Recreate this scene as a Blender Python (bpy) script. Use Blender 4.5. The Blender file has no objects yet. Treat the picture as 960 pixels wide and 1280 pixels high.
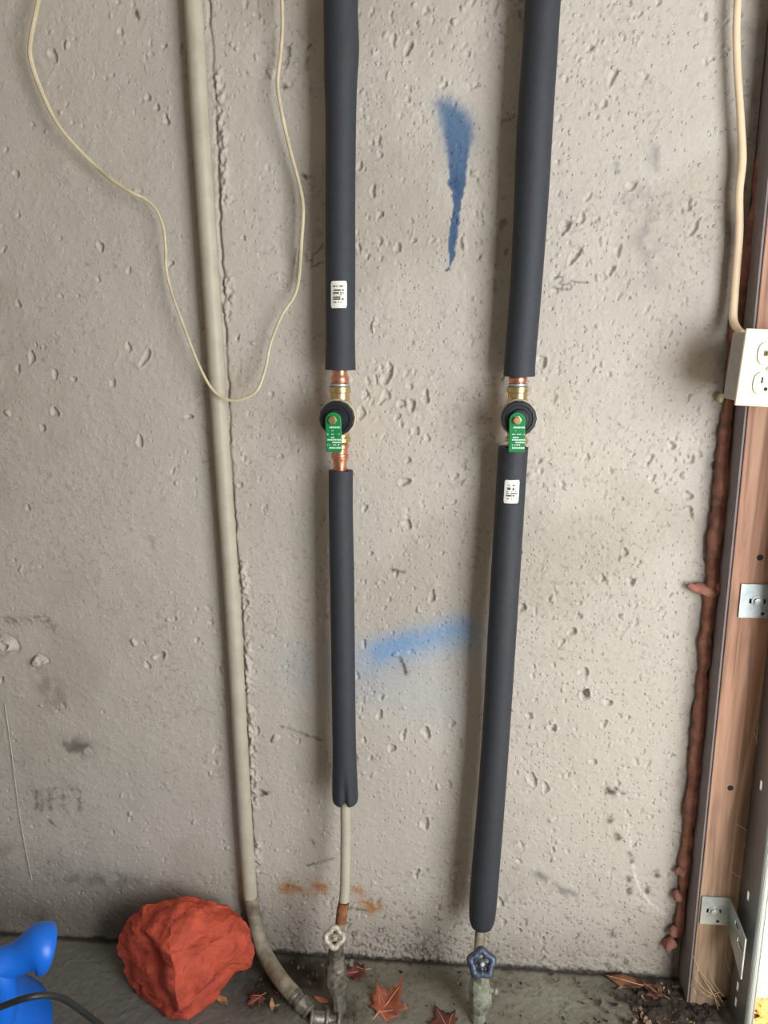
import bpy, bmesh, math, random
import numpy as np
from mathutils import Vector, Matrix, noise as mnoise

random.seed(7)
rng = np.random.default_rng(7)
scene = bpy.context.scene
COL = scene.collection
PI = math.pi

# ------------------------------------------------------------------ camera
FPX = 960.0
PITCH, YAW, ROLL, CAM = 0.2343, 0.0967, -0.0107, Vector((0.0, -1.2, 1.1494))
fwd = Vector((-math.sin(YAW) * math.cos(PITCH), math.cos(YAW) * math.cos(PITCH), -math.sin(PITCH)))
r0 = fwd.cross(Vector((0, 0, 1))).normalized()
u0 = r0.cross(fwd)
RT = r0 * math.cos(ROLL) + u0 * math.sin(ROLL)
UP = u0 * math.cos(ROLL) - r0 * math.sin(ROLL)
cd = bpy.data.cameras.new('camera')
cam = bpy.data.objects.new('camera', cd)
COL.objects.link(cam)
cam.matrix_world = Matrix(((RT.x, UP.x, -fwd.x, CAM.x), (RT.y, UP.y, -fwd.y, CAM.y), (RT.z, UP.z, -fwd.z, CAM.z), (0, 0, 0, 1)))
cd.sensor_width = 36
cd.lens = 36 * FPX / 1280
cd.clip_start = 0.02
scene.camera = cam

# ------------------------------------------------------------------ light and exposure
world = bpy.data.worlds.new('daylight')
scene.world = world
world.use_nodes = True
bg = world.node_tree.nodes['Background']
bg.inputs[0].default_value = (1.0, 0.98, 0.95, 1)
bg.inputs[1].default_value = 0.23


def area(name, loc, target, size, sizey, power, color):
    l = bpy.data.lights.new(name, 'AREA')
    l.shape = 'RECTANGLE'
    l.size, l.size_y, l.energy, l.color = size, sizey, power, color
    o = bpy.data.objects.new(name, l)
    COL.objects.link(o)
    o.location = loc
    d = Vector(target) - Vector(loc)
    o.rotation_euler = d.to_track_quat('-Z', 'Y').to_euler()
    return o


# added key light inside the room at right front, for an unseen source
area('key_light_right', (1.26, -1.56, 1.05), (0.5, 0.0, 0.88), 1.0, 1.5, 47, (0.91, 0.955, 1.0))
sl = bpy.data.lights.new('sun', 'SUN')
sl.energy, sl.angle, sl.color = 10.0, 0.01, (1.0, 0.93, 0.82)
so = bpy.data.objects.new('sun', sl)
COL.objects.link(so)
so.rotation_euler = Vector((-0.35, -0.75, -1.15)).to_track_quat('-Z', 'Y').to_euler()
scene.view_settings.view_transform = 'Standard'
scene.view_settings.look = 'None'
scene.view_settings.gamma = 1
scene.view_settings.use_curve_mapping = False
scene.view_settings.exposure = 0.25


# ------------------------------------------------------------------ helpers
def ray(px, py):
    return fwd * FPX + RT * (px - 480) - UP * (py - 640)


def W(px, py, off=0.0):
    """point of the photo at a distance off in front of the concrete wall"""
    d = ray(px, py)
    return CAM + d * ((-off - CAM.y) / d.y)


def FL(px, py, z=0.0):
    """point of the photo on the floor (or at height z)"""
    d = ray(px, py)
    return CAM + d * ((z - CAM.z) / d.z)


def XP(px, py, x):
    d = ray(px, py)
    return CAM + d * ((x - CAM.x) / d.x)


def pw(p):
    """metres per photo pixel at p"""
    return (Vector(p) - CAM).dot(fwd) / FPX


def s2l(c):
    c = c / 255.0
    return c / 12.92 if c <= 0.04045 else ((c + 0.055) / 1.055) ** 2.4


def rgb(r, g, b, k=1.0):
    return (s2l(r) * k, s2l(g) * k, s2l(b) * k, 1)


def mat(name, col, rough=0.6, metal=0.0, var=0.0, vscale=30.0, col2=None, thr=None, bump=0.0, bscale=200.0, spec=0.5, attr=None, stretch=None, coat=0.0):
    m = bpy.data.materials.new(name)
    m.use_nodes = True
    nt = m.node_tree
    N, L = nt.nodes, nt.links
    b = N['Principled BSDF']
    b.inputs['Base Color'].default_value = col
    b.inputs['Roughness'].default_value = rough
    b.inputs['Metallic'].default_value = metal
    b.inputs['Specular IOR Level'].default_value = spec
    b.inputs['Coat Weight'].default_value = coat
    tc = N.new('ShaderNodeTexCoord')
    vec = tc.outputs['Object']
    if stretch:
        mp = N.new('ShaderNodeMapping')
        mp.inputs['Scale'].default_value = stretch
        L.new(vec, mp.inputs['Vector'])
        vec = mp.outputs['Vector']
    src = None
    if attr:
        a = N.new('ShaderNodeAttribute')
        a.attribute_name = attr
        src = a.outputs['Color']
    if col2 is not None or var > 0:
        nz = N.new('ShaderNodeTexNoise')
        nz.inputs['Scale'].default_value = vscale
        nz.inputs['Detail'].default_value = 7
        nz.inputs['Roughness'].default_value = 0.62
        L.new(vec, nz.inputs['Vector'])
        if col2 is not None:
            rp = N.new('ShaderNodeValToRGB')
            lo, hi = thr or (0.4, 0.6)
            rp.color_ramp.elements[0].position, rp.color_ramp.elements[1].position = lo, hi
            rp.color_ramp.elements[0].color, rp.color_ramp.elements[1].color = col, col2
            L.new(nz.outputs['Fac'], rp.inputs['Fac'])
            src = rp.outputs['Color']
        if var > 0:
            mr = N.new('ShaderNodeMapRange')
            mr.inputs['From Min'].default_value, mr.inputs['From Max'].default_value = 0.3, 0.7
            mr.inputs['To Min'].default_value, mr.inputs['To Max'].default_value = 1 - var, 1 + var
            L.new(nz.outputs['Fac'], mr.inputs['Value'])
            mx = N.new('ShaderNodeMix')
            mx.data_type, mx.blend_type = 'RGBA', 'MULTIPLY'
            mx.inputs['Factor'].default_value = 1
            if src is None:
                mx.inputs['A'].default_value = col
            else:
                L.new(src, mx.inputs['A'])
            L.new(mr.outputs['Result'], mx.inputs['B'])
            src = mx.outputs['Result']
    if src is not None:
        L.new(src, b.inputs['Base Color'])
    if bump > 0:
        n2 = N.new('ShaderNodeTexNoise')
        n2.inputs['Scale'].default_value = bscale
        n2.inputs['Detail'].default_value = 6
        n2.inputs['Roughness'].default_value = 0.6
        L.new(vec, n2.inputs['Vector'])
        bp = N.new('ShaderNodeBump')
        bp.inputs['Strength'].default_value = 1.0
        bp.inputs['Distance'].default_value = bump
        L.new(n2.outputs['Fac'], bp.inputs['Height'])
        L.new(bp.outputs['Normal'], b.inputs['Normal'])
    return m


class MB:
    def __init__(self):
        self.v, self.f = [], []

    def add(self, vs, fs):
        n = len(self.v)
        self.v += [Vector(p) for p in vs]
        self.f += [tuple(i + n for i in f) for f in fs]
        return self

    def tube(self, pts, rad, n=12, caps=True, inner=None, wob=0.0, flat=None):
        pts = [Vector(p) for p in pts]
        if not hasattr(rad, '__len__'):
            rad = [rad] * len(pts)
        rings, ring_in = [], []
        t = (pts[1] - pts[0]).normalized()
        ref = Vector((0, -1, 0)) if abs(t.y) < 0.9 else Vector((0, 0, 1))
        u = (ref - t * ref.dot(t)).normalized()
        base = len(self.v)
        for i, p in enumerate(pts):
            t = (pts[min(i + 1, len(pts) - 1)] - pts[max(i - 1, 0)]).normalized()
            u = (u - t * u.dot(t)).normalized()
            w = t.cross(u)
            for k in range(n):
                a = 2 * PI * k / n
                q = rad[i] * (1 + (wob * mnoise.noise(p * 60 + Vector((math.cos(a), math.sin(a), 0))) if wob else 0))
                self.v.append(p + u * (math.cos(a) * q * (flat or 1)) + w * (math.sin(a) * q))
        m = len(pts)
        for i in range(m - 1):
            for k in range(n):
                a, b = base + i * n + k, base + i * n + (k + 1) % n
                self.f.append((a, b, b + n, a + n))
        if inner:
            b2 = len(self.v)
            for i, p in enumerate(pts):
                for k in range(n):
                    o = self.v[base + i * n + k]
                    self.v.append(p + (o - p) * (inner / rad[i] if rad[i] > inner else 0.9))
            for i in range(m - 1):
                for k in range(n):
                    a, b = b2 + i * n + k, b2 + i * n + (k + 1) % n
                    self.f.append((b, a, a + n, b + n))
            for k in range(n):
                self.f.append((base + (k + 1) % n, base + k, b2 + k, b2 + (k + 1) % n))
                e, g = base + (m - 1) * n, b2 + (m - 1) * n
                self.f.append((e + k, e + (k + 1) % n, g + (k + 1) % n, g + k))
        elif caps:
            self.f.append(tuple(base + k for k in reversed(range(n))))
            self.f.append(tuple(base + (m - 1) * n + k for k in range(n)))
        return self

    def lathe(self, org, axis, prof, n=24, squash=1.0, up=None):
        """prof: (distance along the axis, radius)"""
        org, axis = Vector(org), Vector(axis).normalized()
        ref = Vector(up) if up else (Vector((0, 0, 1)) if abs(axis.z) < 0.9 else Vector((0, -1, 0)))
        u = (ref - axis * ref.dot(axis)).normalized()
        w = axis.cross(u)
        base = len(self.v)
        for d, r in prof:
            for k in range(n):
                a = 2 * PI * (k + 0.5) / n
                self.v.append(org + axis * d + u * (math.cos(a) * r) + w * (math.sin(a) * r * squash))
        for i in range(len(prof) - 1):
            for k in range(n):
                a, b = base + i * n + k, base + i * n + (k + 1) % n
                self.f.append((a, b, b + n, a + n))
        self.f.append(tuple(base + k for k in reversed(range(n))))
        self.f.append(tuple(base + (len(prof) - 1) * n + k for k in range(n)))
        return self

    def box(self, c, s, rot=None):
        c = Vector(c)
        vs = []
        for z in (-1, 1):
            for x, y in ((-1, -1), (1, -1), (1, 1), (-1, 1)):
                p = Vector((x * s[0] / 2, y * s[1] / 2, z * s[2] / 2))
                vs.append(c + (rot @ p if rot else p))
        return self.add(vs, [(3, 2, 1, 0), (4, 5, 6, 7), (0, 1, 5, 4), (1, 2, 6, 5), (2, 3, 7, 6), (3, 0, 4, 7)])

    def prism(self, pts, d):
        pts = [Vector(p) for p in pts]
        d = Vector(d)
        n = len(pts)
        fs = [tuple(range(n)), tuple(n + k for k in reversed(range(n)))]
        fs += [((k + 1) % n, k, n + k, n + (k + 1) % n) for k in range(n)]
        return self.add(pts + [p + d for p in pts], fs)

    def torus(self, c, axis, R, r, n=28, m=10, lobe=0, amp=0.0):
        axis = Vector(axis).normalized()
        ref = Vector((0, 0, 1)) if abs(axis.z) < 0.95 else Vector((1, 0, 0))
        u = (ref - axis * ref.dot(axis)).normalized()
        w = axis.cross(u)
        c = Vector(c)
        base = len(self.v)
        for i in range(n):
            a = 2 * PI * i / n
            d = u * math.cos(a) + w * math.sin(a)
            RR = R * (1 + amp * math.cos(lobe * a))
            for k in range(m):
                b = 2 * PI * k / m
                self.v.append(c + d * (RR + r * math.cos(b)) + axis * (r * math.sin(b)))
        for i in range(n):
            for k in range(m):
                a, b = base + i * m + k, base + i * m + (k + 1) % m
                a2, b2 = base + ((i + 1) % n) * m + k, base + ((i + 1) % n) * m + (k + 1) % m
                self.f.append((a, a2, b2, b))
        return self

    def build(self, name, material, parent=None, loc=None, smooth=True, bevel=0.0, sharp=40):
        loc = Vector(loc) if loc is not None else Vector((0, 0, 0))
        org = loc
        p = parent
        while p is not None:
            org = org + p.location
            p = p.parent
        me = bpy.data.meshes.new(name)
        me.from_pydata([tuple(q - org) for q in self.v], [], self.f)
        bm = bmesh.new()
        bm.from_mesh(me)
        bmesh.ops.recalc_face_normals(bm, faces=bm.faces)
        bm.to_mesh(me)
        bm.free()
        me.materials.append(material)
        o = bpy.data.objects.new(name, me)
        COL.objects.link(o)
        o.location = loc
        if parent:
            o.parent = parent
        if smooth:
            for pg in me.polygons:
                pg.use_smooth = True
            me.set_sharp_from_angle(angle=math.radians(sharp))
        if bevel > 0:
            b = o.modifiers.new('bevel', 'BEVEL')
            b.width, b.segments, b.limit_method = bevel, 2, 'ANGLE'
        return o


def tag(o, label=None, cat=None, group=None, kind=None):
    if label: o['label'] = label
    if cat: o['category'] = cat
    if group: o['group'] = group
    if kind: o['kind'] = kind
    return o


def thing(name, label, cat, loc, group=None):
    o = bpy.data.objects.new(name, None)
    o.empty_display_size = 0.02
    COL.objects.link(o)
    o.location = loc
    return tag(o, label, cat, group)


def spline(pts, n=8):
    pts = [Vector(p) for p in pts]
    P = [pts[0] * 2 - pts[1]] + pts + [pts[-1] * 2 - pts[-2]]
    out = []
    for i in range(1, len(P) - 2):
        a, b, c, d = P[i - 1:i + 3]
        for k in range(n):
            t = k / n
            out.append(0.5 * ((2 * b) + (c - a) * t + (2 * a - 5 * b + 4 * c - d) * t * t + (3 * b - a - 3 * c + d) * t ** 3))
    out.append(pts[-1])
    return out


def lerp1(xs, n=8):
    return [v.x for v in spline([Vector((x, 0, 0)) for x in xs], n)]


# numpy noise -----------------------------------------------------------
def vnoise(X, Y, scale, seed):
    r = np.random.default_rng(seed).random((256, 256)).astype(np.float32)
    x, y = X * scale + 77.3, Y * scale + 31.7
    xi, yi = np.floor(x).astype(int), np.floor(y).astype(int)
    fx, fy = x - xi, y - yi
    fx, fy = fx * fx * (3 - 2 * fx), fy * fy * (3 - 2 * fy)
    g = lambda a, b: r[a % 256, b % 256]
    return (g(xi, yi) * (1 - fx) + g(xi + 1, yi) * fx) * (1 - fy) + (g(xi, yi + 1) * (1 - fx) + g(xi + 1, yi + 1) * fx) * fy


def fbm(X, Y, scale, seed, octv=4):
    s, a, t = 0, 0.5, 0
    for i in range(octv):
        ca, sa = math.cos(0.6 + 1.9 * i), math.sin(0.6 + 1.9 * i)
        s = s + a * vnoise(X * ca - Y * sa, X * sa + Y * ca, scale * 2 ** i, seed + i)
        t += a
        a *= 0.5
    return s / t


def sst(a, b, x):
    t = np.clip((x - a) / (b - a), 0, 1)
    return t * t * (3 - 2 * t)


def seg_dist(X, Z, a, b):
    ax, az, bx, bz = a[0], a[1], b[0], b[1]
    dx, dz = bx - ax, bz - az
    t = np.clip(((X - ax) * dx + (Z - az) * dz) / (dx * dx + dz * dz + 1e-12), 0, 1)
    return np.hypot(X - ax - t * dx, Z - az - t * dz)


def wz(px, py):
    p = W(px, py)
    return (p.x, p.z)


def poly_sdf(X, Z, poly):
    d = np.full(X.shape, 1e9)
    ins = np.zeros(X.shape, bool)
    n = len(poly)
    for i in range(n):
        a, b = poly[i], poly[(i + 1) % n]
        d = np.minimum(d, seg_dist(X, Z, a, b))
        if a[1] != b[1]:
            c = ((a[1] > Z) != (b[1] > Z)) & (X < (b[0] - a[0]) * (Z - a[1]) / (b[1] - a[1]) + a[0])
            ins ^= c
    return np.where(ins, d, -d)


def grid_mesh(name, co, col, nx, ny, material, attr='tint'):
    me = bpy.data.meshes.new(name)
    nv = nx * ny
    me.vertices.add(nv)
    me.vertices.foreach_set('co', co.astype(np.float32).ravel())
    idx = np.arange(nv, dtype=np.int32).reshape(ny, nx)
    q = np.stack([idx[:-1, :-1], idx[:-1, 1:], idx[1:, 1:], idx[1:, :-1]], -1).reshape(-1)
    nf = len(q) // 4
    me.loops.add(len(q))
    me.loops.foreach_set('vertex_index', q)
    me.polygons.add(nf)
    me.polygons.foreach_set('loop_start', np.arange(nf, dtype=np.int32) * 4)
    me.polygons.foreach_set('use_smooth', np.ones(nf, bool))
    me.update(calc_edges=True)
    a = me.attributes.new(attr, 'FLOAT_COLOR', 'POINT')
    c4 = np.ones((nv, 4), np.float32)
    c4[:, :3] = col.reshape(-1, 3)
    a.data.foreach_set('color', c4.ravel())
    me.materials.append(material)
    o = bpy.data.objects.new(name, me)
    COL.objects.link(o)
    return o


# ------------------------------------------------------------------ the concrete wall
WALL_END = 0.409
STEP = 0.0018


def build_wall():
    xd = np.arange(-0.95, WALL_END - 0.001, STEP)
    xs = np.concatenate([np.arange(-1.7, -0.955, 0.05), xd, [WALL_END, WALL_END + 0.0005]])
    zd = np.arange(-0.012, 1.68, STEP)
    zs = np.concatenate([[-0.3], zd, np.arange(1.72, 2.41, 0.05)])
    ix0, iz0 = int(np.searchsorted(xs, xd[0] - 1e-9)), 1
    X, Z = np.meshgrid(xs, zs)
    H = (fbm(X, Z, 9, 1, 3) - 0.5) * 0.0035 + (fbm(X, Z, 60, 5, 3) - 0.5) * 0.0008
    H += (fbm(X, Z, 260, 9, 2) - 0.5) * 0.0007 * sst(-0.45, 0.1, X)
    H += 0.0005 * sst(0.56, 0.72, fbm(X, Z, 130, 15, 3))
    base = np.array(rgb(188, 180, 168)[:3])
    C = np.ones(X.shape + (3,)) * base
    C *= (0.93 + 0.14 * fbm(X, Z, 6, 21, 4))[..., None]

    def blend(mask, color):
        nonlocal C
        m = np.clip(mask, 0, 1)[..., None]
        C = C * (1 - m) + np.array(color[:3]) * m

    # seam beside the grey pipe: a joint of two pours
    sp = [wz(*p) for p in ((258, -30), (261, 0), (265, 60), (270, 130), (274, 250), (278, 340), (283, 430), (288, 560), (295, 680), (301, 740), (306, 850), (311, 960), (316, 1060), (321, 1150), (326, 1186))]
    sx = np.interp(-Z, [-p[1] for p in sp], [p[0] for p in sp])
    wig = (fbm(X * 0, Z, 70, 31, 3) - 0.5) * 0.006
    d = X - sx - wig
    H -= 0.0045 * np.exp(-(d / 0.0020) ** 2) * (0.35 + 0.65 * sst(0.35, 0.5, fbm(X * 0, Z, 20, 33, 2)))
    H -= 0.0012 * sst(0.004, -0.004, d)
    rough = np.zeros_like(Z)
    for a, b in ((90, 260), (345, 400), (695, 770), (790, 870), (880, 1010), (1050, 1090)):
        za, zb = W(280, b).z, W(280, a).z
        rough = np.maximum(rough, sst(za - 0.01, za + 0.01, Z) * sst(zb + 0.01, zb - 0.01, Z))
    band = np.exp(-((d - 0.006) / 0.008) ** 2) * rough
    H += band * (fbm(X, Z, 150, 35, 3) - 0.42) * 0.016
    blend(0.5 * np.exp(-(d / 0.0018) ** 2), rgb(105, 95, 84))

    # bug holes and blobs in the painted concrete
    def blob(cx, cz, r, asp, ang, amp, seed):
        R = r * max(asp, 1) * 1.6 + 2 * STEP
        i0, i1 = int((cx - R - xd[0]) / STEP) + ix0, int((cx + R - xd[0]) / STEP) + ix0 + 1
        j0, j1 = int((cz - R - zd[0]) / STEP) + iz0, int((cz + R - zd[0]) / STEP) + iz0 + 1
        i0, j0 = max(i0, ix0), max(j0, iz0)
        i1, j1 = min(i1, ix0 + len(xd)), min(j1, iz0 + len(zd))
        if i1 <= i0 or j1 <= j0:
            return
        x, z = X[j0:j1, i0:i1] - cx, Z[j0:j1, i0:i1] - cz
        ca, sa = math.cos(ang), math.sin(ang)
        u, v = (x * ca + z * sa) / r, (-x * sa + z * ca) / (r * asp)
        th = np.arctan2(v, u)
        q = np.hypot(u, v) / (1 + 0.22 * np.sin(2 * th + seed) + 0.15 * np.sin(3 * th + 2.3 * seed))
        q = q * (0.75 + 0.5 * fbm(X[j0:j1, i0:i1], Z[j0:j1, i0:i1], 0.55 / r, 301, 2))
        H[j0:j1, i0:i1] += 1.3 * amp * (sst(1.1, 0.62, q) - 0.22 * np.exp(-((q - 1.18) / 0.16) ** 2))

    n = 0
    while n < 3200:
        px, py = rng.uniform(-20, 930), rng.uniform(-20, 1200)
        dens = np.interp(px, [0, 250, 450, 700, 900], [0.28, 0.33, 0.75, 1.0, 0.75])
        cl = float(fbm(np.array([px]), np.array([py]), 0.012, 77, 2)[0])
        if rng.random() > dens * sst(0.3, 0.65, cl) * 1.2:
            continue
        p = W(px, py)
        r = float(np.clip(rng.lognormal(math.log(0.0019), 0.42), 0.0012, 0.006))
        sgn = -1 if rng.random() < 0.72 else 1
        blob(p.x, p.z, r, rng.uniform(0.7, 1.9), rng.uniform(-0.7, 0.25), sgn * r * rng.uniform(0.35, 0.75), rng.uniform(0, 6))
        n += 1
    big = [(718, 320, 6, 2.6, -.45), (790, 232, 5, 2.2, -.9), (735, 246, 4, 2.0, -1.0), (772, 313, 6, 1.3, 0), (755, 130, 5, 1.6, 0), (806, 95, 4, 1.5, 0),
           (766, 96, 6, 1.8, -.6), (727, 273, 5, 1.6, 0), (706, 285, 6, 2.2, -.4), (860, 255, 6, 1.5, -.5), (868, 285, 6, 1.8, -.5), (764, 338, 5, 1.5, -.3),
           (465, 178, 3, 1.8, 0), (475, 193, 4, 1.2, 0), (466, 239, 5, 1.5, 0), (475, 268, 5, 1.2, 0), (455, 211, 3, 1, 0), (449, 309, 4, 1.4, 0), (475, 302, 4, 1.4, 0), (497, 310, 5, 1.4, 0.5),
           (459, 476, 3, 2.2, 0), (470, 474, 3, 2.3, 0), (483, 472, 7, 1.6, -.4), (502, 505, 6, 1.2, 0), (514, 506, 7, 1.4, -.2), (532, 496, 6, 1.4, 0), (497, 521, 4, 1.7, -.5), (512, 483, 4, 1.2, 0), (534, 547, 4, 1.4, 0),
           (812, 575, 4, 2.3, -.3), (815, 598, 4, 1.7, -.3), (860, 620, 6, 1.3, 0), (862, 640, 6, 1.6, .3), (864, 575, 6, 1, 0),
           (505, 602, 7, 1.0, 0), (509, 655, 6, 1.2, 0), (540, 745, 5, 2.0, -.2), (456, 635, 4, 1.4, 0), (730, 840, 6, 1.4, 0), (724, 770, 4, 1.3, 0), (730, 868, 7, .9, 0), (715, 790, 6, 1.2, 0),
           (760, 878, 6, 1, 0), (733, 868, 5, 1.5, 0), (652, 760, 6, 1, 0), (690, 910, 5, 1.4, 0), (665, 975, 6, 2, 0), (682, 985, 6, 1.3, 0), (755, 905, 5, 1.3, 0), (773, 895, 4, 1, 0),
           (39, 447, 5, 2.2, -.3), (22, 461, 4, 1.4, 0), (68, 468, 4, 2.0, .3), (92, 474, 4, 1.2, 0), (160, 433, 4, 1.5, 0), (182, 446, 5, 2.4, -.5), (141, 479, 4, 1.7, 0), (68, 515, 6, 1.4, 0), (53, 535, 5, .9, 0),
           (175, 552, 5, 1.8, .2), (236, 521, 6, .8, 0), (125, 308, 5, 1.5, 0), (196, 134, 5, .9, 0), (213, 329, 5, .9, 0), (20, 217, 4, 1.5, 0), (22, 380, 4, 1.2, 0), (80, 55, 4, 1.5, 0), (200, 821, 7, .9, 0), (184, 832, 4, 1.5, 0),
           (455, 805, 4, 1.6, 0), (475, 893, 5, 1.4, 0), (490, 935, 5, 1.5, 0), (532, 915, 6, 1.5, 0), (575, 930, 5, 1.6, 0), (565, 905, 5, 1, 0), (531, 1030, 5, 2.4, -.2), (625, 1128, 5, 1.5, 0), (520, 1092, 5, 1.3, 0), (463, 948, 3, 2, 0)]
    for k, (px, py, r, asp, ang) in enumerate(big):
        p = W(px, py)
        r *= pw(p) * 0.85
        blob(p.x, p.z, r, asp, ang, -r * 0.62, k * 1.7)
    for px, py, r, asp in ((4, 806, 11, 1.2), (49, 826, 8, 1.0), (738, 866, 5, 1.2), (52, 1190, 5, 1)):
        p = W(px, py)
        r *= pw(p)
        blob(p.x, p.z, r, asp, 0.1, r * 0.7, 1.0)
        blob(p.x + r * 0.5, p.z + r * .2, r * 0.5, 1, 0, -r * 0.4, 3.0)

    # cobble-rough foot of the wall
    zf = W(480, 1188).z
    foot = sst(W(480, 1150).z, zf, Z) * sst(W(330, 1180).x, W(360, 1180).x, X)
    core = np.exp(-((X - W(505, 1180).x) / 0.10) ** 2)
    pit = sst(0.54, 0.64, fbm(X, Z, 210, 41, 3)) * foot * (0.3 + 0.7 * core)
    H -= pit * 0.0035
    blend(0.55 * pit, rgb(84, 74, 64))
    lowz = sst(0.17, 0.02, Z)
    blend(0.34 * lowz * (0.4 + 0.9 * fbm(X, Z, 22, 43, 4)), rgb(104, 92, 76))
    sp2 = sst(0.67, 0.73, fbm(X, Z, 150, 45, 3)) * sst(0.26, 0.03, Z)
    H -= sp2 * 0.0016
    blend(0.55 * sp2 * sst(-0.5, -0.2, X), rgb(86, 72, 58))
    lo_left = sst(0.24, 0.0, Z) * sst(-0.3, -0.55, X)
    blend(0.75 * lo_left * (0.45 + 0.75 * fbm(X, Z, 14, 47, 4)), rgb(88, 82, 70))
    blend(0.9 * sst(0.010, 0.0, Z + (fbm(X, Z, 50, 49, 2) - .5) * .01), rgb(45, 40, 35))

    # faint broad grime
    blend(0.30 * sst(0.55, 0.75, fbm(X, Z, 5, 51, 4)), rgb(150, 138, 122))
    dots = sst(0.70, 0.74, fbm(X, Z, 170, 53, 2)) * sst(0.5, 0.62, fbm(X, Z, 9, 54, 3))
    blend(0.22 * dots, rgb(95, 80, 66))

    # blue spray paint: a drip and a smear
    drip = [wz(*p) for p in ((549, 129), (553, 150), (557, 175), (560, 200), (561, 216), (560, 228), (565, 240), (567, 256), (564, 275), (562, 290), (560, 303), (560, 316), (562, 326), (558, 340), (563, 337),
                             (566, 326), (568, 319), (571, 300), (572, 285), (575, 265), (576, 250), (580, 240), (582, 224), (585, 195), (589, 172), (589, 160), (582, 144), (572, 134), (560, 128))]
    sd = poly_sdf(X, Z, drip) + (fbm(X, Z, 160, 61, 3) - 0.5) * 0.006
    zt, zb = W(570, 130).z, W(565, 240).z
    up = sst(zb, zt, Z)
    soft = 0.0012 + 0.0085 * up
    blend(0.96 * sst(-soft, soft * 0.9, sd), np.array(rgb(58, 88, 124)) * 1.0)
    blend(0.55 * up * sst(-0.022, 0.006, sd) * (0.75 + 0.5 * fbm(X, Z, 300, 62, 2)), rgb(98, 124, 150))
    blend(0.55 * sst(0.0, 0.012, sd) * sst(W(570, 205).z, W(570, 235).z, Z), rgb(34, 60, 98))
    grain = 0.45 + 1.1 * fbm(X, Z, 340, 63, 2)
    a, b = wz(474, 816), wz(578, 786)
    ds = seg_dist(X, Z, a, b)
    blend(0.62 * np.exp(-(ds / 0.023) ** 2) * grain, rgb(92, 144, 194))
    blend(0.40 * np.exp(-(seg_dist(X, Z, wz(480, 811), wz(512, 800)) / 0.016) ** 2) * grain, rgb(76, 132, 186))
    blend(0.34 * np.exp(-(seg_dist(X, Z, wz(440, 826), wz(585, 800)) / 0.040) ** 2) * grain, rgb(140, 168, 196))
    blend(0.16 * np.exp(-(seg_dist(X, Z, wz(380, 835), wz(550, 880)) / 0.05) ** 2), rgb(130, 160, 195))

    def smear(pts, w, s, col, seed=70, ns=180, lo=0.4):
        q = [wz(*p) for p in pts]
        m = 3.5 * w
        i0, i1 = np.searchsorted(xs, [min(p[0] for p in q) - m, max(p[0] for p in q) + m])
        j0, j1 = np.searchsorted(zs, [min(p[1] for p in q) - m, max(p[1] for p in q) + m])
        if i1 <= i0 or j1 <= j0:
            return
        x, z = X[j0:j1, i0:i1], Z[j0:j1, i0:i1]
        dd = np.full(x.shape, 1e9)
        for k in range(len(q) - 1):
            dd = np.minimum(dd, seg_dist(x, z, q[k], q[k + 1]))
        dd = np.maximum(dd + (fbm(x, z, 0.45 / w, seed + 400, 3) - 0.5) * w * (2.0 if w > 0.002 else 0.3), 0)
        mk = np.clip(s * np.exp(-(dd / w) ** 2) * sst(lo - 0.15, lo + 0.3, fbm(x, z, ns, seed, 3)), 0, 1)[..., None]
        C[j0:j1, i0:i1] = C[j0:j1, i0:i1] * (1 - mk) + np.array(col[:3]) * mk

    rust = rgb(170, 118, 66)
    smear([(362, 1112), (404, 1108)], 0.017, 0.9, rust, 71, 60, 0.3)
    smear([(446, 1112), (468, 1134)], 0.015, 0.95, rust, 72, 60, 0.3)
    dk = rgb(82, 74, 62)
    smear([(5, 776), (58, 774)], 0.007, 0.6, dk, 73)
    smear([(60, 783), (68, 786)], 0.008, 0.6, dk, 74)
    smear([(58, 855), (70, 870)], 0.022, 0.35, dk, 75, 60)
    smear([(80, 932), (105, 936)], 0.016, 0.75, dk, 76, 70)
    for px in (45, 51, 62, 78, 98):
        smear([(px, 990), (px + 1, 1012)], 0.0045, 0.6, dk, 77 + px, 90)
    smear([(40, 988), (96, 986)], 0.005, 0.4, dk, 83)
    smear([(62, 1026), (68, 1032)], 0.003, 0.7, dk, 84, 60, 0.2)
    smear([(15, 1075), (60, 1085)], 0.03, 0.5, dk, 85, 40)
    smear([(60, 1100), (190, 1100)], 0.014, 0.45, dk, 86, 60)
    smear([(48, 1140), (56, 1165)], 0.012, 0.8, dk, 87, 80)
    gry = rgb(128, 124, 122)
    smear([(806, 262), (812, 345)], 0.022, 0.65, gry, 88, 50, 0.35)
    smear([(820, 188), (820, 212)], 0.008, 0.7, gry, 89, 80, 0.3)
    smear([(772, 205), (773, 215)], 0.004, 0.8, gry, 90, 80, 0.2)
    smear([(672, 1092), (690, 1106), (716, 1120)], 0.007, 0.7, rgb(120, 118, 112), 91, 70, 0.3)
    smear([(619, 300), (617, 360)], 0.007, 0.3, rgb(140, 110, 96), 92, 40)
    for a in ((501, 822, 508, 842), (505, 715, 492, 712), (328, 993, 336, 990), (170, 14, 173, 23), (362, 60, 362, 68), (378, 218, 382, 222), (352, 108, 358, 109)):
        smear([(a[0], a[1]), (a[2], a[3])], 0.0028, 0.9, rgb(62, 55, 46), 93, 240, 0.2)
    for a in ((425, 1134, 460, 1138), (385, 1082, 418, 1072), (352, 908, 404, 926), (390, 1050, 394, 1058), (360, 1106, 366, 1108), (640, 1085, 646, 1087), (531, 1085, 535, 1087), (780, 992, 770, 985)):
        smear([(a[0], a[1]), (a[2], a[3])], 0.003, 0.7, rgb(80, 72, 60), 94, 160, 0.35)
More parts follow.
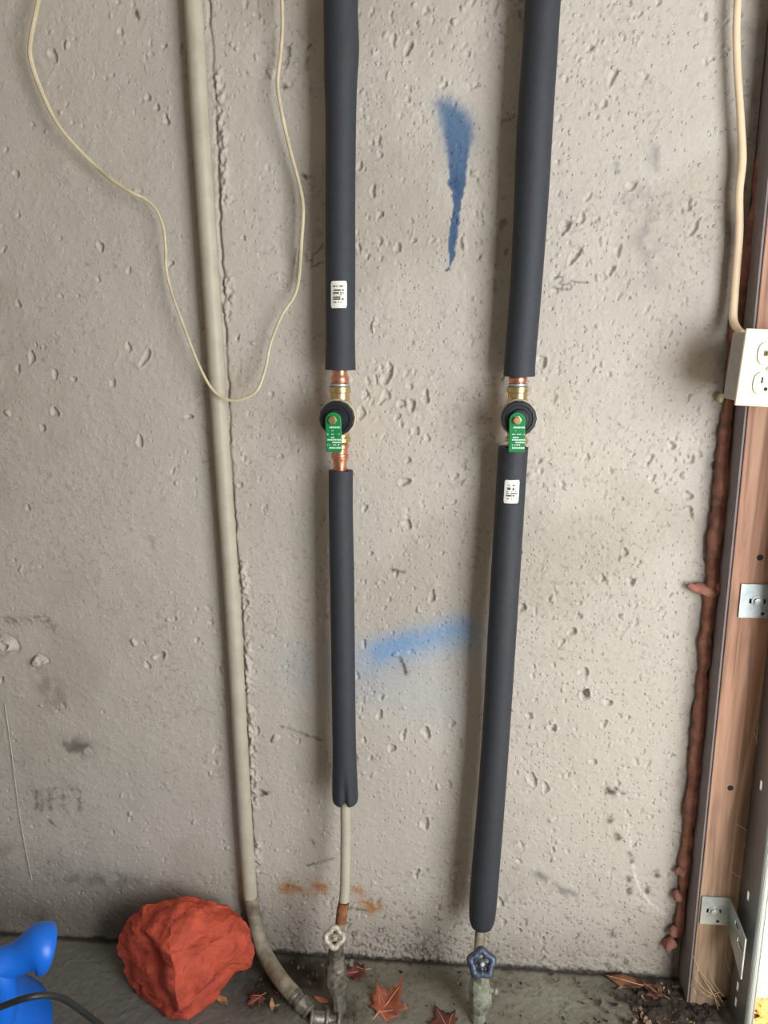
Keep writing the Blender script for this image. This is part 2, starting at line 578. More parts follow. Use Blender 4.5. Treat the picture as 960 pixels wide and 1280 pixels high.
    # whitish hairline and dark knots low on the right
    smear([(786, 1030), (790, 1075), (798, 1108), (812, 1128), (830, 1142)], 0.0022, 0.85, rgb(216, 210, 200), 95, 200, 0.3)
    for a in ((788, 1066), (790, 1074), (785, 1096), (786, 1112), (809, 1111), (760, 985), (762, 1022), (765, 990), (772, 1044), (765, 1165), (760, 1205), (735, 1210), (782, 1200), (820, 1090)):
        smear([a, (a[0] + 1, a[1] + 4)], 0.0048, 0.85, rgb(84, 66, 52), 96, 200, 0.25)
    # pencil writing on the wall
    pen = rgb(120, 112, 104)
    for st in ([(693, 347), (703, 346), (704, 350), (699, 354), (703, 356), (703, 359)], [(692, 359), (699, 361), (713, 362), (715, 358), (712, 354), (705, 356)], [(714, 351), (722, 353), (736, 353.5)], [(702, 361), (703, 363)]):
        smear(st, 0.0014, 0.95, pen, 97, 260, 0.1)
    for st in ([(370, 312), (368, 325), (367, 330)], [(374, 314), (372, 334), (370, 352)], [(383, 318), (383, 326), (390, 325), (391, 317)], [(390, 326), (390, 334)], [(395, 316), (402, 309), (403, 305)], [(393, 333), (398, 329), (404, 328)]):
        smear(st, 0.0015, 0.75, rgb(104, 94, 84), 98, 260, 0.1)

    # wall turns darker and greyer towards the sealant
    blend(0.55 * sst(0.372, 0.40, X + (fbm(X, Z, 30, 99, 3) - .5) * .03) * (0.4 + fbm(X, Z, 60, 101, 3)), rgb(112, 104, 106))

    Y = -H
    fade = sst(-1.0, -0.94, X) * sst(1.70, 1.66, Z)
    Y = Y * fade
    co = np.stack([X, Y, Z], -1)
    co[:, -1, 1] = 0.20
    co[:, -1, 0] = WALL_END
    m = mat('painted_concrete', (1, 1, 1, 1), 0.62, var=0.05, vscale=160, bump=0.0008, bscale=420, attr='tint', spec=0.35)
    N, L = m.node_tree.nodes, m.node_tree.links
    tc = N.new('ShaderNodeTexCoord')
    prev = N['Principled BSDF'].inputs['Normal'].links[0].from_socket
    wn = N.new('ShaderNodeTexNoise')
    wn.inputs['Scale'].default_value = 300
    vm = N.new('ShaderNodeVectorMath')
    vm.operation = 'MULTIPLY_ADD'
    vm.inputs[1].default_value = (0.0016, 0.0016, 0.0016)
    L.new(tc.outputs['Object'], wn.inputs['Vector'])
    L.new(wn.outputs['Color'], vm.inputs[0])
    L.new(tc.outputs['Object'], vm.inputs[2])
    for sc_, dist, thr in ((150, -0.0011, 0.78), (110, 0.0013, 0.84)):
        vo = N.new('ShaderNodeTexVoronoi')
        vo.inputs['Scale'].default_value = sc_
        L.new(vm.outputs[0], vo.inputs['Vector'])
        mr = N.new('ShaderNodeMapRange')
        mr.interpolation_type = 'SMOOTHSTEP'
        mr.inputs['From Min'].default_value, mr.inputs['From Max'].default_value = 0.36, 0.12
        L.new(vo.outputs['Distance'], mr.inputs['Value'])
        sp_ = N.new('ShaderNodeSeparateColor')
        L.new(vo.outputs['Color'], sp_.inputs[0])
        gt = N.new('ShaderNodeMath')
        gt.operation = 'GREATER_THAN'
        gt.inputs[1].default_value = thr
        L.new(sp_.outputs[0], gt.inputs[0])
        sx_ = N.new('ShaderNodeSeparateXYZ')
        L.new(tc.outputs['Object'], sx_.inputs[0])
        mx_ = N.new('ShaderNodeMapRange')
        mx_.inputs['From Min'].default_value, mx_.inputs['From Max'].default_value = -0.5, 0.15
        mx_.inputs['To Min'].default_value, mx_.inputs['To Max'].default_value = 0.35, 1.0
        L.new(sx_.outputs['X'], mx_.inputs['Value'])
        m1 = N.new('ShaderNodeMath')
        m1.operation = 'MULTIPLY'
        L.new(mr.outputs['Result'], m1.inputs[0])
        L.new(gt.outputs[0], m1.inputs[1])
        m2 = N.new('ShaderNodeMath')
        m2.operation = 'MULTIPLY'
        L.new(m1.outputs[0], m2.inputs[0])
        L.new(mx_.outputs['Result'], m2.inputs[1])
        bp = N.new('ShaderNodeBump')
        bp.inputs['Distance'].default_value = abs(dist)
        bp.invert = dist < 0
        L.new(m2.outputs[0], bp.inputs['Height'])
        L.new(prev, bp.inputs['Normal'])
        prev = bp.outputs['Normal']
    L.new(prev, N['Principled BSDF'].inputs['Normal'])
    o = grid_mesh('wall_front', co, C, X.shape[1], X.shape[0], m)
    return tag(o, kind='structure')


build_wall()


# ------------------------------------------------------------------ floor, ground outside, room shell
def build_floor():
    xs = np.concatenate([np.arange(-1.7, -1.01, 0.1), np.arange(-1.0, 0.62, 0.0025), np.arange(0.7, 3.3, 0.2)])
    ys = np.concatenate([np.arange(-5.0, -0.33, 0.2), np.arange(-0.32, 0.021, 0.0025)])
    X, Y = np.meshgrid(xs, ys)
    H = (fbm(X, Y, 8, 201, 3) - 0.5) * 0.003 + (fbm(X, Y, 120, 204, 3) - 0.5) * 0.0022
    C = np.ones(X.shape + (3,)) * np.array(rgb(128, 123, 109)[:3])
    C *= (0.75 + 0.5 * fbm(X, Y, 18, 207, 4))[..., None]

    def blend(m, c):
        nonlocal C
        m = np.clip(m, 0, 1)[..., None]
        C = C * (1 - m) + np.array(c[:3]) * m
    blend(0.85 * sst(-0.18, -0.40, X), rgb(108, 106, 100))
    p = FL(700, 1250)
    blend(0.65 * np.exp(-(((X - p.x) / 0.07) ** 2 + ((Y - p.y) / 0.035) ** 2)), rgb(150, 150, 132))
    for px, py, rx, ry, s in ((370, 1215, .08, .05, 1.2), (335, 1235, .06, .06, 1.0), (425, 1262, .05, .03, .6), (800, 1235, .08, .03, .75), (845, 1262, .06, .06, .9), (560, 1225, .1, .02, .3)):
        p = FL(px, py)
        blend(s * np.exp(-(((X - p.x) / rx) ** 2 + ((Y - p.y) / ry) ** 2)) * (0.5 + fbm(X, Y, 40, 211, 3)), rgb(52, 46, 38))
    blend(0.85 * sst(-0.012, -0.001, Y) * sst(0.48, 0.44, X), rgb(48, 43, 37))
    blend(0.9 * sst(0.50, 0.53, X), rgb(196, 186, 172))  # bare concrete by the opening, sunlight on it painted into the colour
    crumb = sst(0.64, 0.72, fbm(X, Y, 130, 215, 3)) * sst(-0.3, -0.1, X)
    blend(0.4 * crumb, rgb(60, 50, 40))
    fade = sst(-0.32, -0.28, Y) * sst(0.62, 0.58, X) * sst(-1.0, -0.97, X)
    co = np.stack([X, Y, H * fade - 0.0015], -1)
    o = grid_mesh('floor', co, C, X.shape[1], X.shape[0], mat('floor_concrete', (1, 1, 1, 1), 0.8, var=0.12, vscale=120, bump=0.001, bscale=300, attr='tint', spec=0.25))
    tag(o, kind='structure')


build_floor()
m_drive = mat('driveway_concrete', rgb(226, 218, 208), 0.9, var=0.12, vscale=25, bump=0.002, bscale=90)
tag(MB().box((1.5, 2.03, -0.06), (6, 4.0, 0.1)).build('ground', m_drive, smooth=False), kind='structure')
m_ceil = mat('ceiling_board', rgb(190, 182, 170), 0.9, var=0.05)
tag(MB().box((0.8, -2.4, 2.45), (5.2, 5.2, 0.1)).build('ceiling', m_ceil, smooth=False), kind='structure')
m_side = mat('side_wall_paint', rgb(170, 160, 146), 0.85, var=0.08, vscale=8)
tag(MB().box((-1.75, -2.5, 1.2), (0.1, 5.0, 2.4)).build('wall_left', m_side, smooth=False), kind='structure')

# ------------------------------------------------------------------ materials of the things
M_foam = mat('black_foam', rgb(47, 51, 57), 0.62, var=0.12, vscale=90, bump=0.0006, bscale=700, spec=0.45)
M_stick = mat('sticker_paper', rgb(232, 230, 218), 0.5, var=0.03, vscale=60)
M_ink = mat('sticker_ink', rgb(66, 66, 62), 0.6)
M_copper = mat('new_copper', rgb(232, 172, 144), 0.32, 0.85, col2=rgb(206, 128, 98), vscale=110, thr=(0.35, 0.7), bump=0.0002)
M_brass = mat('brass', rgb(214, 188, 138), 0.34, 0.85, col2=rgb(176, 146, 96), vscale=90, thr=(0.4, 0.75))
M_steel = mat('zinc_steel', rgb(206, 212, 212), 0.42, 0.7, col2=rgb(158, 170, 172), vscale=40, thr=(0.35, 0.7), bump=0.0002, bscale=60)
M_blackp = mat('black_plastic', rgb(30, 33, 37), 0.42, var=0.1, spec=0.5)
M_cream = mat('cream_ring', rgb(196, 186, 164), 0.4, 0.2)
M_green = mat('green_vinyl', rgb(22, 128, 70), 0.36, var=0.1, vscale=140)
M_print = mat('white_print', rgb(214, 236, 216), 0.5)
M_paintpipe = mat('beige_painted_pipe', rgb(182, 174, 156), 0.5, col2=rgb(166, 157, 138), vscale=28, thr=(0.4, 0.75), bump=0.0005, bscale=90)
M_dirtypipe = mat('dirty_painted_pipe', rgb(150, 140, 120), 0.6, col2=rgb(96, 86, 70), vscale=40, thr=(0.4, 0.68), bump=0.0006, bscale=90)
M_oldmetal = mat('tarnished_fitting', rgb(150, 144, 130), 0.42, 0.5, col2=rgb(82, 76, 66), vscale=70, thr=(0.38, 0.66), bump=0.001, bscale=140)
M_palemetal = mat('lead_grey_fitting', rgb(168, 170, 150), 0.5, 0.25, col2=rgb(104, 106, 92), vscale=80, thr=(0.4, 0.68), bump=0.001, bscale=140)
M_white_corr = mat('white_corroded', rgb(206, 200, 182), 0.5, 0.3, col2=rgb(120, 112, 94), vscale=120, thr=(0.42, 0.66), bump=0.001, bscale=200)
M_rust = mat('rust', rgb(152, 98, 58), 0.85, col2=rgb(108, 70, 46), vscale=70, bump=0.001, bscale=160)
M_bluewheel = mat('blue_enamel', rgb(84, 95, 116), 0.4, 0.3, col2=rgb(46, 52, 64), vscale=110, thr=(0.4, 0.7), bump=0.0006)
M_wire = mat('cream_wire', rgb(206, 192, 158), 0.45, var=0.18, vscale=40)
M_cable = mat('beige_cable', rgb(226, 200, 164), 0.5, var=0.12, vscale=25)
M_plate = mat('ivory_plastic', rgb(240, 232, 196), 0.35, var=0.03)
M_boxgrey = mat('painted_box', rgb(178, 172, 168), 0.6, var=0.1, vscale=60, bump=0.0004)
M_dark = mat('dark_hole', rgb(40, 36, 32), 0.8)
M_wood = None


def wood():
    m = bpy.data.materials.new('weathered_pine')
    m.use_nodes = True
    N, L = m.node_tree.nodes, m.node_tree.links
    b = N['Principled BSDF']
    b.inputs['Roughness'].default_value = 0.7
    tc = N.new('ShaderNodeTexCoord')
    mp = N.new('ShaderNodeMapping')
    mp.inputs['Scale'].default_value = (1, 1, 0.05)
    L.new(tc.outputs['Object'], mp.inputs['Vector'])
    n1 = N.new('ShaderNodeTexNoise')
    n1.inputs['Scale'].default_value, n1.inputs['Detail'].default_value, n1.inputs['Distortion'].default_value = 60, 8, 1.2
    L.new(mp.outputs['Vector'], n1.inputs['Vector'])
    rp = N.new('ShaderNodeValToRGB')
    e = rp.color_ramp.elements
    e[0].position, e[0].color = 0.3, rgb(136, 104, 84)
    e[1].position, e[1].color = 0.68, rgb(206, 164, 136)
    x = e.new(0.5)
    x.color = rgb(186, 138, 112)
    L.new(n1.outputs['Fac'], rp.inputs['Fac'])
    # grey weathering climbing from the foot
    sx = N.new('ShaderNodeSeparateXYZ')
    L.new(tc.outputs['Object'], sx.inputs[0])
    n2 = N.new('ShaderNodeTexNoise')
    n2.inputs['Scale'].default_value, n2.inputs['Detail'].default_value = 14, 6
    L.new(tc.outputs['Object'], n2.inputs['Vector'])
    ad = N.new('ShaderNodeMath')
    ad.operation = 'MULTIPLY_ADD'
    ad.inputs[1].default_value = 0.5
    L.new(n2.outputs['Fac'], ad.inputs[0])
    L.new(sx.outputs['Z'], ad.inputs[2])
    mr = N.new('ShaderNodeMapRange')
    mr.inputs['From Min'].default_value, mr.inputs['From Max'].default_value = 0.85, 0.3
    mr.inputs['To Min'].default_value, mr.inputs['To Max'].default_value = 0.0, 0.8
    L.new(ad.outputs[0], mr.inputs['Value'])
    mx = N.new('ShaderNodeMix')
    mx.data_type = 'RGBA'
    L.new(mr.outputs['Result'], mx.inputs['Factor'])
    L.new(rp.outputs['Color'], mx.inputs['A'])
    r2 = N.new('ShaderNodeValToRGB')
    r2.color_ramp.elements[0].position, r2.color_ramp.elements[0].color = 0.35, rgb(112, 98, 82)
    r2.color_ramp.elements[1].position, r2.color_ramp.elements[1].color = 0.65, rgb(182, 160, 132)
    L.new(n1.outputs['Fac'], r2.inputs['Fac'])
    L.new(r2.outputs['Color'], mx.inputs['B'])
    # dark sap stains
    n3 = N.new('ShaderNodeTexNoise')
    n3.inputs['Scale'].default_value = 9
    mp3 = N.new('ShaderNodeMapping')
    mp3.inputs['Scale'].default_value = (2.2, 1, 0.6)
    L.new(tc.outputs['Object'], mp3.inputs['Vector'])
    L.new(mp3.outputs['Vector'], n3.inputs['Vector'])
    m3 = N.new('ShaderNodeMapRange')
    m3.inputs['From Min'].default_value, m3.inputs['From Max'].default_value, m3.inputs['To Max'].default_value = 0.60, 0.74, 0.6
    L.new(n3.outputs['Fac'], m3.inputs['Value'])
    mx2 = N.new('ShaderNodeMix')
    mx2.data_type = 'RGBA'
    mx2.inputs['B'].default_value = rgb(92, 78, 70)
    L.new(m3.outputs['Result'], mx2.inputs['Factor'])
    L.new(mx.outputs['Result'], mx2.inputs['A'])
    L.new(mx2.outputs['Result'], b.inputs['Base Color'])
    bp = N.new('ShaderNodeBump')
    bp.inputs['Distance'].default_value = 0.0012
    L.new(n1.outputs['Fac'], bp.inputs['Height'])
    L.new(bp.outputs['Normal'], b.inputs['Normal'])
    return m


M_wood = wood()

# ------------------------------------------------------------------ jamb, grey board, sealant
JF = 0.055
JX = 0.4135
b = MB().box((JX + 0.045, (0.10 - JF) / 2, 1.1), (0.09, 0.10 + JF, 2.2))
jamb = tag(b.build('trim_1', M_wood, loc=(JX + 0.045, -JF, 0), bevel=0.0015, smooth=False), kind='structure')
for px, py in ((950, 697), (913, 985), (905, 1248), (936, 1036)):
    p = W(px, py, JF)
    MB().lathe((p.x, -JF + 0.001, p.z), (0, -1, 0), [(0, 0.0052), (0.0016, 0.0046), (0.0018, 0.002)], 12).build('knot', M_dark, jamb)
M_greyboard = mat('grey_painted_board', rgb(132, 124, 126), 0.7, var=0.12, vscale=30, bump=0.0006)
tag(MB().box((JX - 0.002, (0.1 - 0.052) / 2, 1.1), (0.003, 0.152, 2.2)).build('trim_2', M_greyboard, smooth=False), kind='structure')

M_seal = mat('orange_foam', rgb(172, 116, 94), 0.8, col2=rgb(118, 80, 70), vscale=45, thr=(0.36, 0.7), bump=0.0014, bscale=90)
sealant = thing('foam_sealant', 'bumpy orange-brown foam bead filling the gap between wall and wooden jamb', 'sealant', (0.404, -0.004, 0))
zz = [0.10 + 0.006 * i for i in range(int((1.62 - 0.10) / 0.006))]
pts, rad = [], []
for i, z in enumerate(zz):
    a = mnoise.noise(Vector((z * 9, 3.1, 0))) * 0.5 + mnoise.noise(Vector((z * 34, 7.7, 0))) * 0.45
    r = 0.0095 + 0.0062 * a
    if z < 0.2:
        r *= 0.75
    if 1.02 < z < 1.13:
        r *= 0.7
    sh = max(0.0, z - W(930, 400).z) / (W(950, 190).z - W(930, 400).z) * 0.021
    pts.append((0.4015 + sh + 0.0025 * mnoise.noise(Vector((z * 14, 1, 5))), -0.006 - 0.003 * a, z))
    rad.append(r)
MB().tube(pts, rad, 14, wob=0.35).build('foam_bead', M_seal, sealant)
p = W(893, 738, 0.010)
br = [W(893, 741, 0.012), W(884, 739, 0.013), W(876, 736, 0.012), W(868, 735, 0.012), W(860, 731, 0.010)]
MB().tube(spline(br, 4), lerp1([0.009, 0.0085, 0.0095, 0.0065, 0.0045], 4), 12, wob=0.3).build('foam_blob', M_seal, sealant)
for px, py, r in ((838, 1178, 0.012), (842, 1162, 0.009), (846, 1118, 0.010), (850, 1088, 0.008), (888, 852, .012), (896, 735, .012)):
    c = W(px, py, 0.008)
    MB().tube(spline([c + Vector((0, 0, -r)), c + Vector((0.002, 0, -r * .5)), c + Vector((0, -.002, 0.2 * r)), c + Vector((0, 0, r))], 4), lerp1([r * .3, r * .9, r * .85, r * .25], 4), 14, wob=0.8).build('foam_blob', M_seal, sealant, sharp=180)

# ------------------------------------------------------------------ pipe insulation


def sleeve(label, rows, n=8, slit=None, nick=None):
    """rows: (px, py, half width px, offset)"""
    P = [W(x, y, o) for x, y, h, o in rows]
    R = [h * pw(p) for (x, y, h, o), p in zip(rows, P)]
    pts = spline(P, n)
    rad = lerp1(R, n)
    root = thing('pipe_insulation', label, 'insulation', P[-1], 'black foam sleeves on the water pipes')
    mb = MB().tube(pts, rad, 40, inner=0.0112)
    o = mb.build('foam_tube', M_foam, root)
    if slit:
        # the lengthwise slit of the sleeve, gaping at the lower end
        me = o.data
        nn, last = 40, pts[-1]
        for i, v in enumerate(me.vertices):
            w = v.co + root.location
            d = (w - last).length
            side = w.x - (last.x + 0.002)
            hz = w.z - last.z
            if hz < 0.085 and w.y < last.y - 0.004:
                g = (1 - hz / 0.085) ** 2
                v.co.y += 0.010 * g * math.exp(-(side / 0.0035) ** 2)
                v.co.z += 0.006 * g * math.exp(-(side / 0.003) ** 2)
    return root, pts, rad


def sticker(root, pts, rad, py0, py1, th0, th1, rows):
    zs = [p.z for p in pts]

    def at(z, th, e):
        k = max(i for i in range(len(zs)) if zs[i] >= z) if z <= zs[0] else 0
        k = min(k, len(pts) - 2)
        t = (zs[k] - z) / (zs[k] - zs[k + 1])
        c, r = pts[k].lerp(pts[k + 1], t), rad[k] * (1 - t) + rad[k + 1] * t + e
        return Vector((c.x + math.sin(th) * r, c.y - math.cos(th) * r, z))

    def patch(mb, u0, u1, v0, v1, e, rc=0.0, nu=10):
        base = len(mb.v)
        vs = [0, 0.04, 0.1, 0.5, 0.9, 0.96, 1] if rc else [0, 1]
        for v in vs:
            ins = {0: 1.0, 1: 1.0, 0.04: 0.45, 0.96: 0.45}.get(v, 0.0) * rc
            for i in range(nu + 1):
                u = (u0 + ins) + (u1 - u0 - 2 * ins) * i / nu
                zz = za + (zb - za) * (v0 + (v1 - v0) * v)
                mb.v.append(at(zz, th0 + (th1 - th0) * u, e))
        for j in range(len(vs) - 1):
            for i in range(nu):
                a = base + j * (nu + 1) + i
                mb.f.append((a, a + 1, a + nu + 2, a + nu + 1))
    za, zb = py0, py1
    mb = MB()
    patch(mb, 0, 1, 0, 1, 0.0006, 0.06)
    st = mb.build('sticker', M_stick, root)
    st['label'] = 'white printed paper sticker'
    mb = MB()
    for v, h, u0, u1, dens in rows:
        u = u0
        while u < u1:
            w = random.uniform(0.02, 0.06)
            if random.random() < dens:
                patch(mb, u, min(u + w, u1), v, v + h, 0.0010, 0, 2)
            u += w + 0.012
    mb.build('printed_text', M_ink, st)


A = 0.042
s1, p1, r1 = sleeve('upper foam sleeve on the left water pipe, white sticker near its lower end',
                    [(426, -40, 21.5, A), (426, 20, 21.7, A), (427, 62, 22.0, A), (426, 100, 20.8, A), (426, 150, 19.2, A), (425.5, 250, 18.7, A), (425.5, 350, 18.7, A), (425.5, 420, 18.3, A), (425.5, 455, 19.0, A), (425.5, 462, 19.2, A)])
sticker(s1, p1, r1, W(426, 351, .064).z, W(426, 385, .064).z, -0.50, 0.58,
        [(0.17, 0.05, .16, .76, .5), (0.31, 0.06, .16, .8, .75), (0.41, 0.06, .16, .8, .8), (0.50, 0.03, .16, .7, .5), (0.57, 0.05, .16, .6, .9), (0.64, 0.06, .16, .8, .95), (0.76, 0.05, .16, .78, .6)])
B = 0.044
s2, p2, r2 = sleeve('lower foam sleeve on the left water pipe, split open at its bottom end',
                    [(426, 588, 15.2, B), (426, 640, 15.2, B + .002), (427.5, 720, 15.2, B + .004), (428.5, 800, 15.0, B + .005), (429.5, 880, 14.8, B + .007), (430.5, 940, 14.8, B + .009), (431, 975, 15.8, B + .010), (431.5, 996, 16.2, B + .011), (431.5, 1001, 15.0, B + .011)], slit=True)
s3, p3, r3 = sleeve('upper foam sleeve on the right water pipe, without any sticker',
                    [(680.5, -50, 22.5, A), (678.5, 0, 22.2, A), (675, 60, 22.0, A), (669, 150, 22.2, A), (665, 230, 21.6, A), (660, 320, 20.2, A), (655, 390, 19.6, A), (650, 450, 19.4, A), (649, 470, 19.6, A)])
s4, p4, r4 = sleeve('lower long foam sleeve on the right water pipe, white sticker near its top',
                    [(641.5, 559, 18.6, B), (639, 600, 18.4, B), (633, 700, 18.2, B + .005), (627, 800, 17.8, B + .01), (621, 900, 17.2, B + .005), (614, 1000, 17.2, B + .007), (607.5, 1080, 17.4, B + .010), (604, 1125, 17.2, B + .012), (602.5, 1148, 15.8, B + .013), (602, 1157, 13.0, B + .014)])
sticker(s4, p4, r4, W(639, 600, .066).z, W(639, 629, .066).z, -0.50, 0.50,
        [(0.2, 0.05, .18, .9, .4), (0.32, 0.10, .22, .42, 1.0), (0.34, 0.10, .55, .66, 1.0), (0.47, 0.04, .18, .8, .4), (0.55, 0.05, .18, .9, .8), (0.64, 0.06, .18, .7, .9), (0.78, 0.04, .18, .85, .6)])

# ------------------------------------------------------------------ water pipes


def pipe(label, pieces):
    root = thing('water_pipe', label, 'pipe', pieces[0][1][-1])
    for name, pts, r, m in pieces:
        MB().tube(pts, r, 20).build(name, m, root)
    return root


lp = spline([W(431.5, 985, .055), W(432, 1040, .062), W(431.5, 1100, .078), W(430, 1127, .088)], 5)
lq = spline([W(430, 1127.5, .088), W(427.5, 1140, .092), W(426, 1153, .096)], 3)
lr = spline([W(426, 1153.5, .096), W(424, 1163, .101), W(423, 1172, .106)], 3)
root = pipe('beige painted bare pipe under the left foam sleeve, rusty above its valve', [('pipe', lp, 0.0088, M_paintpipe), ('rust_band', lq, 0.0094, M_rust), ('pipe', lr, 0.0092, M_dirtypipe)])
pipe('short dirty pipe stub between the right foam sleeve and the blue valve', [('pipe', spline([W(602, 1148, .058), W(600, 1170, .070), W(598.5, 1190, .090), W(598.5, 1210, .109)], 4), 0.0086, M_dirtypipe)])


def ball_valve(label, cx, top, dx, bot, o, low):
    """press ball valve: copper sockets, brass body, black round cap and green lever"""
    c = W(cx, 520, o)
    k = pw(c)
    root = thing('ball_valve', label, 'valve', c, 'green handled ball valves')
    ax = (W(cx + dx, top, o) - W(cx - dx * .4, bot, o)).normalized()
    z = lambda py: (520 - py) * k
    MB().lathe(c, ax, [(z(479), 10.2 * k), (z(477), 11.2 * k), (z(473), 11.4 * k), (z(471), 10.4 * k), (z(469), 9.4 * k), (z(top - 4), 9.2 * k)], 28).build('copper_socket', M_copper, root)
    MB().lathe(c, ax, [(z(483), 11.5 * k), (z(482), 12.4 * k), (z(480), 12.0 * k), (z(479.2), 10.5 * k)], 28).build('crimp_ring', M_steel, root)
    MB().lathe(c, ax, [(z(553), 9.0 * k), (z(552), 13.5 * k), (z(547), 13.7 * k), (z(546), 12 * k), (z(538), 12 * k), (z(532), 16 * k), (z(520), 18 * k), (z(508), 16 * k), (z(500), 12 * k), (z(491), 12 * k), (z(490), 13.4 * k), (z(484), 13.4 * k), (z(483.2), 11.5 * k)], 32).build('valve_body', M_brass, root)
    if low:
        MB().lathe(c, ax, [(z(bot + 3), 8.6 * k), (z(bot - 8), 8.9 * k), (z(575), 9.6 * k), (z(573.5), 10.8 * k), (z(571.5), 11 * k), (z(570.5), 10.1 * k), (z(569.5), 11.2 * k), (z(568), 11.2 * k), (z(567), 9.8 * k), (z(561), 10.0 * k), (z(559.5), 11.4 * k), (z(556), 11.4 * k), (z(554), 10 * k)], 28).build('copper_socket', M_copper, root)
    else:
        MB().lathe(c, ax, [(z(562), 9.2 * k), (z(559), 10.2 * k), (z(557), 12.2 * k), (z(555), 11 * k), (z(554), 10 * k)], 28).build('copper_socket', M_copper, root)
    f = Vector((0, -1, 0))
    MB().lathe(c, f, [(0.012, 15 * k), (0.013, 21.5 * k), (0.016, 22.8 * k), (0.022, 22.8 * k), (0.0235, 21.5 * k)], 40).build('bonnet_ring', M_cream, root)
    d = MB()
    d.lathe(c, f, [(0.0236, 21 * k), (0.0245, 21.6 * k), (0.036, 21.4 * k), (0.0385, 20.2 * k), (0.0388, 17.0 * k), (0.0372, 16.2 * k), (0.0372, 12.5 * k), (0.039, 11.8 * k), (0.041, 11.2 * k), (0.0412, 9.0 * k)], 14)
    d.build('bonnet_cap', M_blackp, root, sharp=25)
    # lever: rounded strip hanging down over the cap
    hk = k * 0.955
    h = MB()
    hw = 10.2 * hk
    y0 = c.y - 0.0425
    hx, hz = c.x - 2.6 * k, c.z - 1.0 * k
    sec = []
    for i in range(13):
        a = PI * i / 12
        sec.append((math.cos(a), math.sin(a)))
    outline = [(hx + hw * ca, hz + hw * sa) for ca, sa in sec] + [(hx - hw * 1.0, hz - 39 * hk), (hx - hw * 0.9, hz - 40.5 * hk), (hx + hw * 0.9, hz - 40.5 * hk), (hx + hw, hz - 39 * hk)]
    h.prism([(x, y0, zz_) for x, zz_ in outline], (0, -0.0042, 0))
    hd = h.build('lever', M_green, root, bevel=0.0012)
    pr = MB()
    for py, hh, a0, a1, dn in ((8.8, 2.0, -.45, .85, 1.0), (13, 1.0, -.2, .2, .8), (17.5, 1.2, -.8, .8, .7), (21.5, 1.6, -.5, .1, .9), (24.5, 1.8, -.8, .85, .8), (27.8, 2.0, -.15, .9, 1.0), (31, 1.2, -.8, .7, .6), (34.8, 2.2, -.7, .85, .85)):
        u = a0
        while u < a1:
            w = random.uniform(0.06, 0.2)
            if random.random() < dn:
                pr.box((hx + (u + w / 2) * hw, y0 - 0.0044, hz - py * hk), (w * hw, 0.0005, hh * hk))
            u += w + 0.05
    pr.build('printed_text', M_print, hd, smooth=False)
    s = MB()
    s.lathe((hx - .6 * k, y0 - 0.0044, hz + .3 * k), f, [(0, 5.6 * k), (0.0008, 5.6 * k), (0.001, 4.8 * k), (0.0045, 4.7 * k), (0.0055, 4.0 * k), (0.0056, 1.5 * k)], 6)
    s.build('lever_nut', M_brass, root, sharp=30)
    return root


ball_valve('brass ball valve with black cap and green lever on the left water pipe', 425, 466, 0.0, 588, 0.044, True)
ball_valve('brass ball valve with black cap and green lever on the right water pipe', 646.5, 472, 1.5, 560, 0.044, False)


def gate_valve(label, body_px, rows, wheel_px, wheel_r, woff, lobes, m_body, m_wheel, cap_px, boff, group='old valves at the floor'):
    P = [W(x, y, o) for x, y, h, o in rows]
    R = [h * pw(p) for (x, y, h, o), p in zip(rows, P)]
    root = thing('gate_valve', label, 'valve', P[-1], group)
    MB().tube(P, R, 10, wob=0.12).build('valve_body', m_body, root, sharp=30)
    wc = W(*wheel_px, woff)
    n = Vector((0.06, -0.85, 0.52)).normalized()
    bc = W(*body_px, boff)
    k = pw(wc)
    MB().tube(spline([bc, bc.lerp(wc, .5) - Vector((0, 0, .002)), wc - n * 0.004], 3), lerp1([9.5 * k, 7.5 * k, 4.5 * k], 3), 8).build('bonnet', m_body, root, sharp=30)
    wr = wheel_r * k
    w = MB().torus(wc, n, wr * 0.74, wr * 0.29, 48, 10, lobes, 0.12)
    u = (Vector((0, 0, 1)) - n * n.z).normalized()
    v = n.cross(u)
    for i in range(lobes):
        a = 2 * PI * i / lobes + PI / lobes
        dr = u * math.cos(a) + v * math.sin(a)
        w.tube([wc - n * 0.001 + dr * (wr * 0.1), wc + dr * (wr * 0.75)], wr * 0.13, 8)
    w.lathe(wc - n * 0.004, n, [(0, wr * .3), (0.007, wr * .3), (0.009, wr * .18)], 12)
    wh = w.build('handwheel', m_wheel, root)
    MB().lathe(wc + n * 0.0055, n, [(0, wr * .16), (0.003, wr * .15), (0.004, wr * .08)], 6).build('wheel_screw', M_white_corr, wh)
    cpx = W(*cap_px, boff - .002)
    MB().lathe(cpx - Vector((0.008, 0, 0)), (1, -0.1, 0), [(0, .0035), (0.009, .0035), (0.0092, .0062), (0.014, .006), (0.0145, .004)], 8).build('drain_cap', m_body, root, sharp=30)
    return root


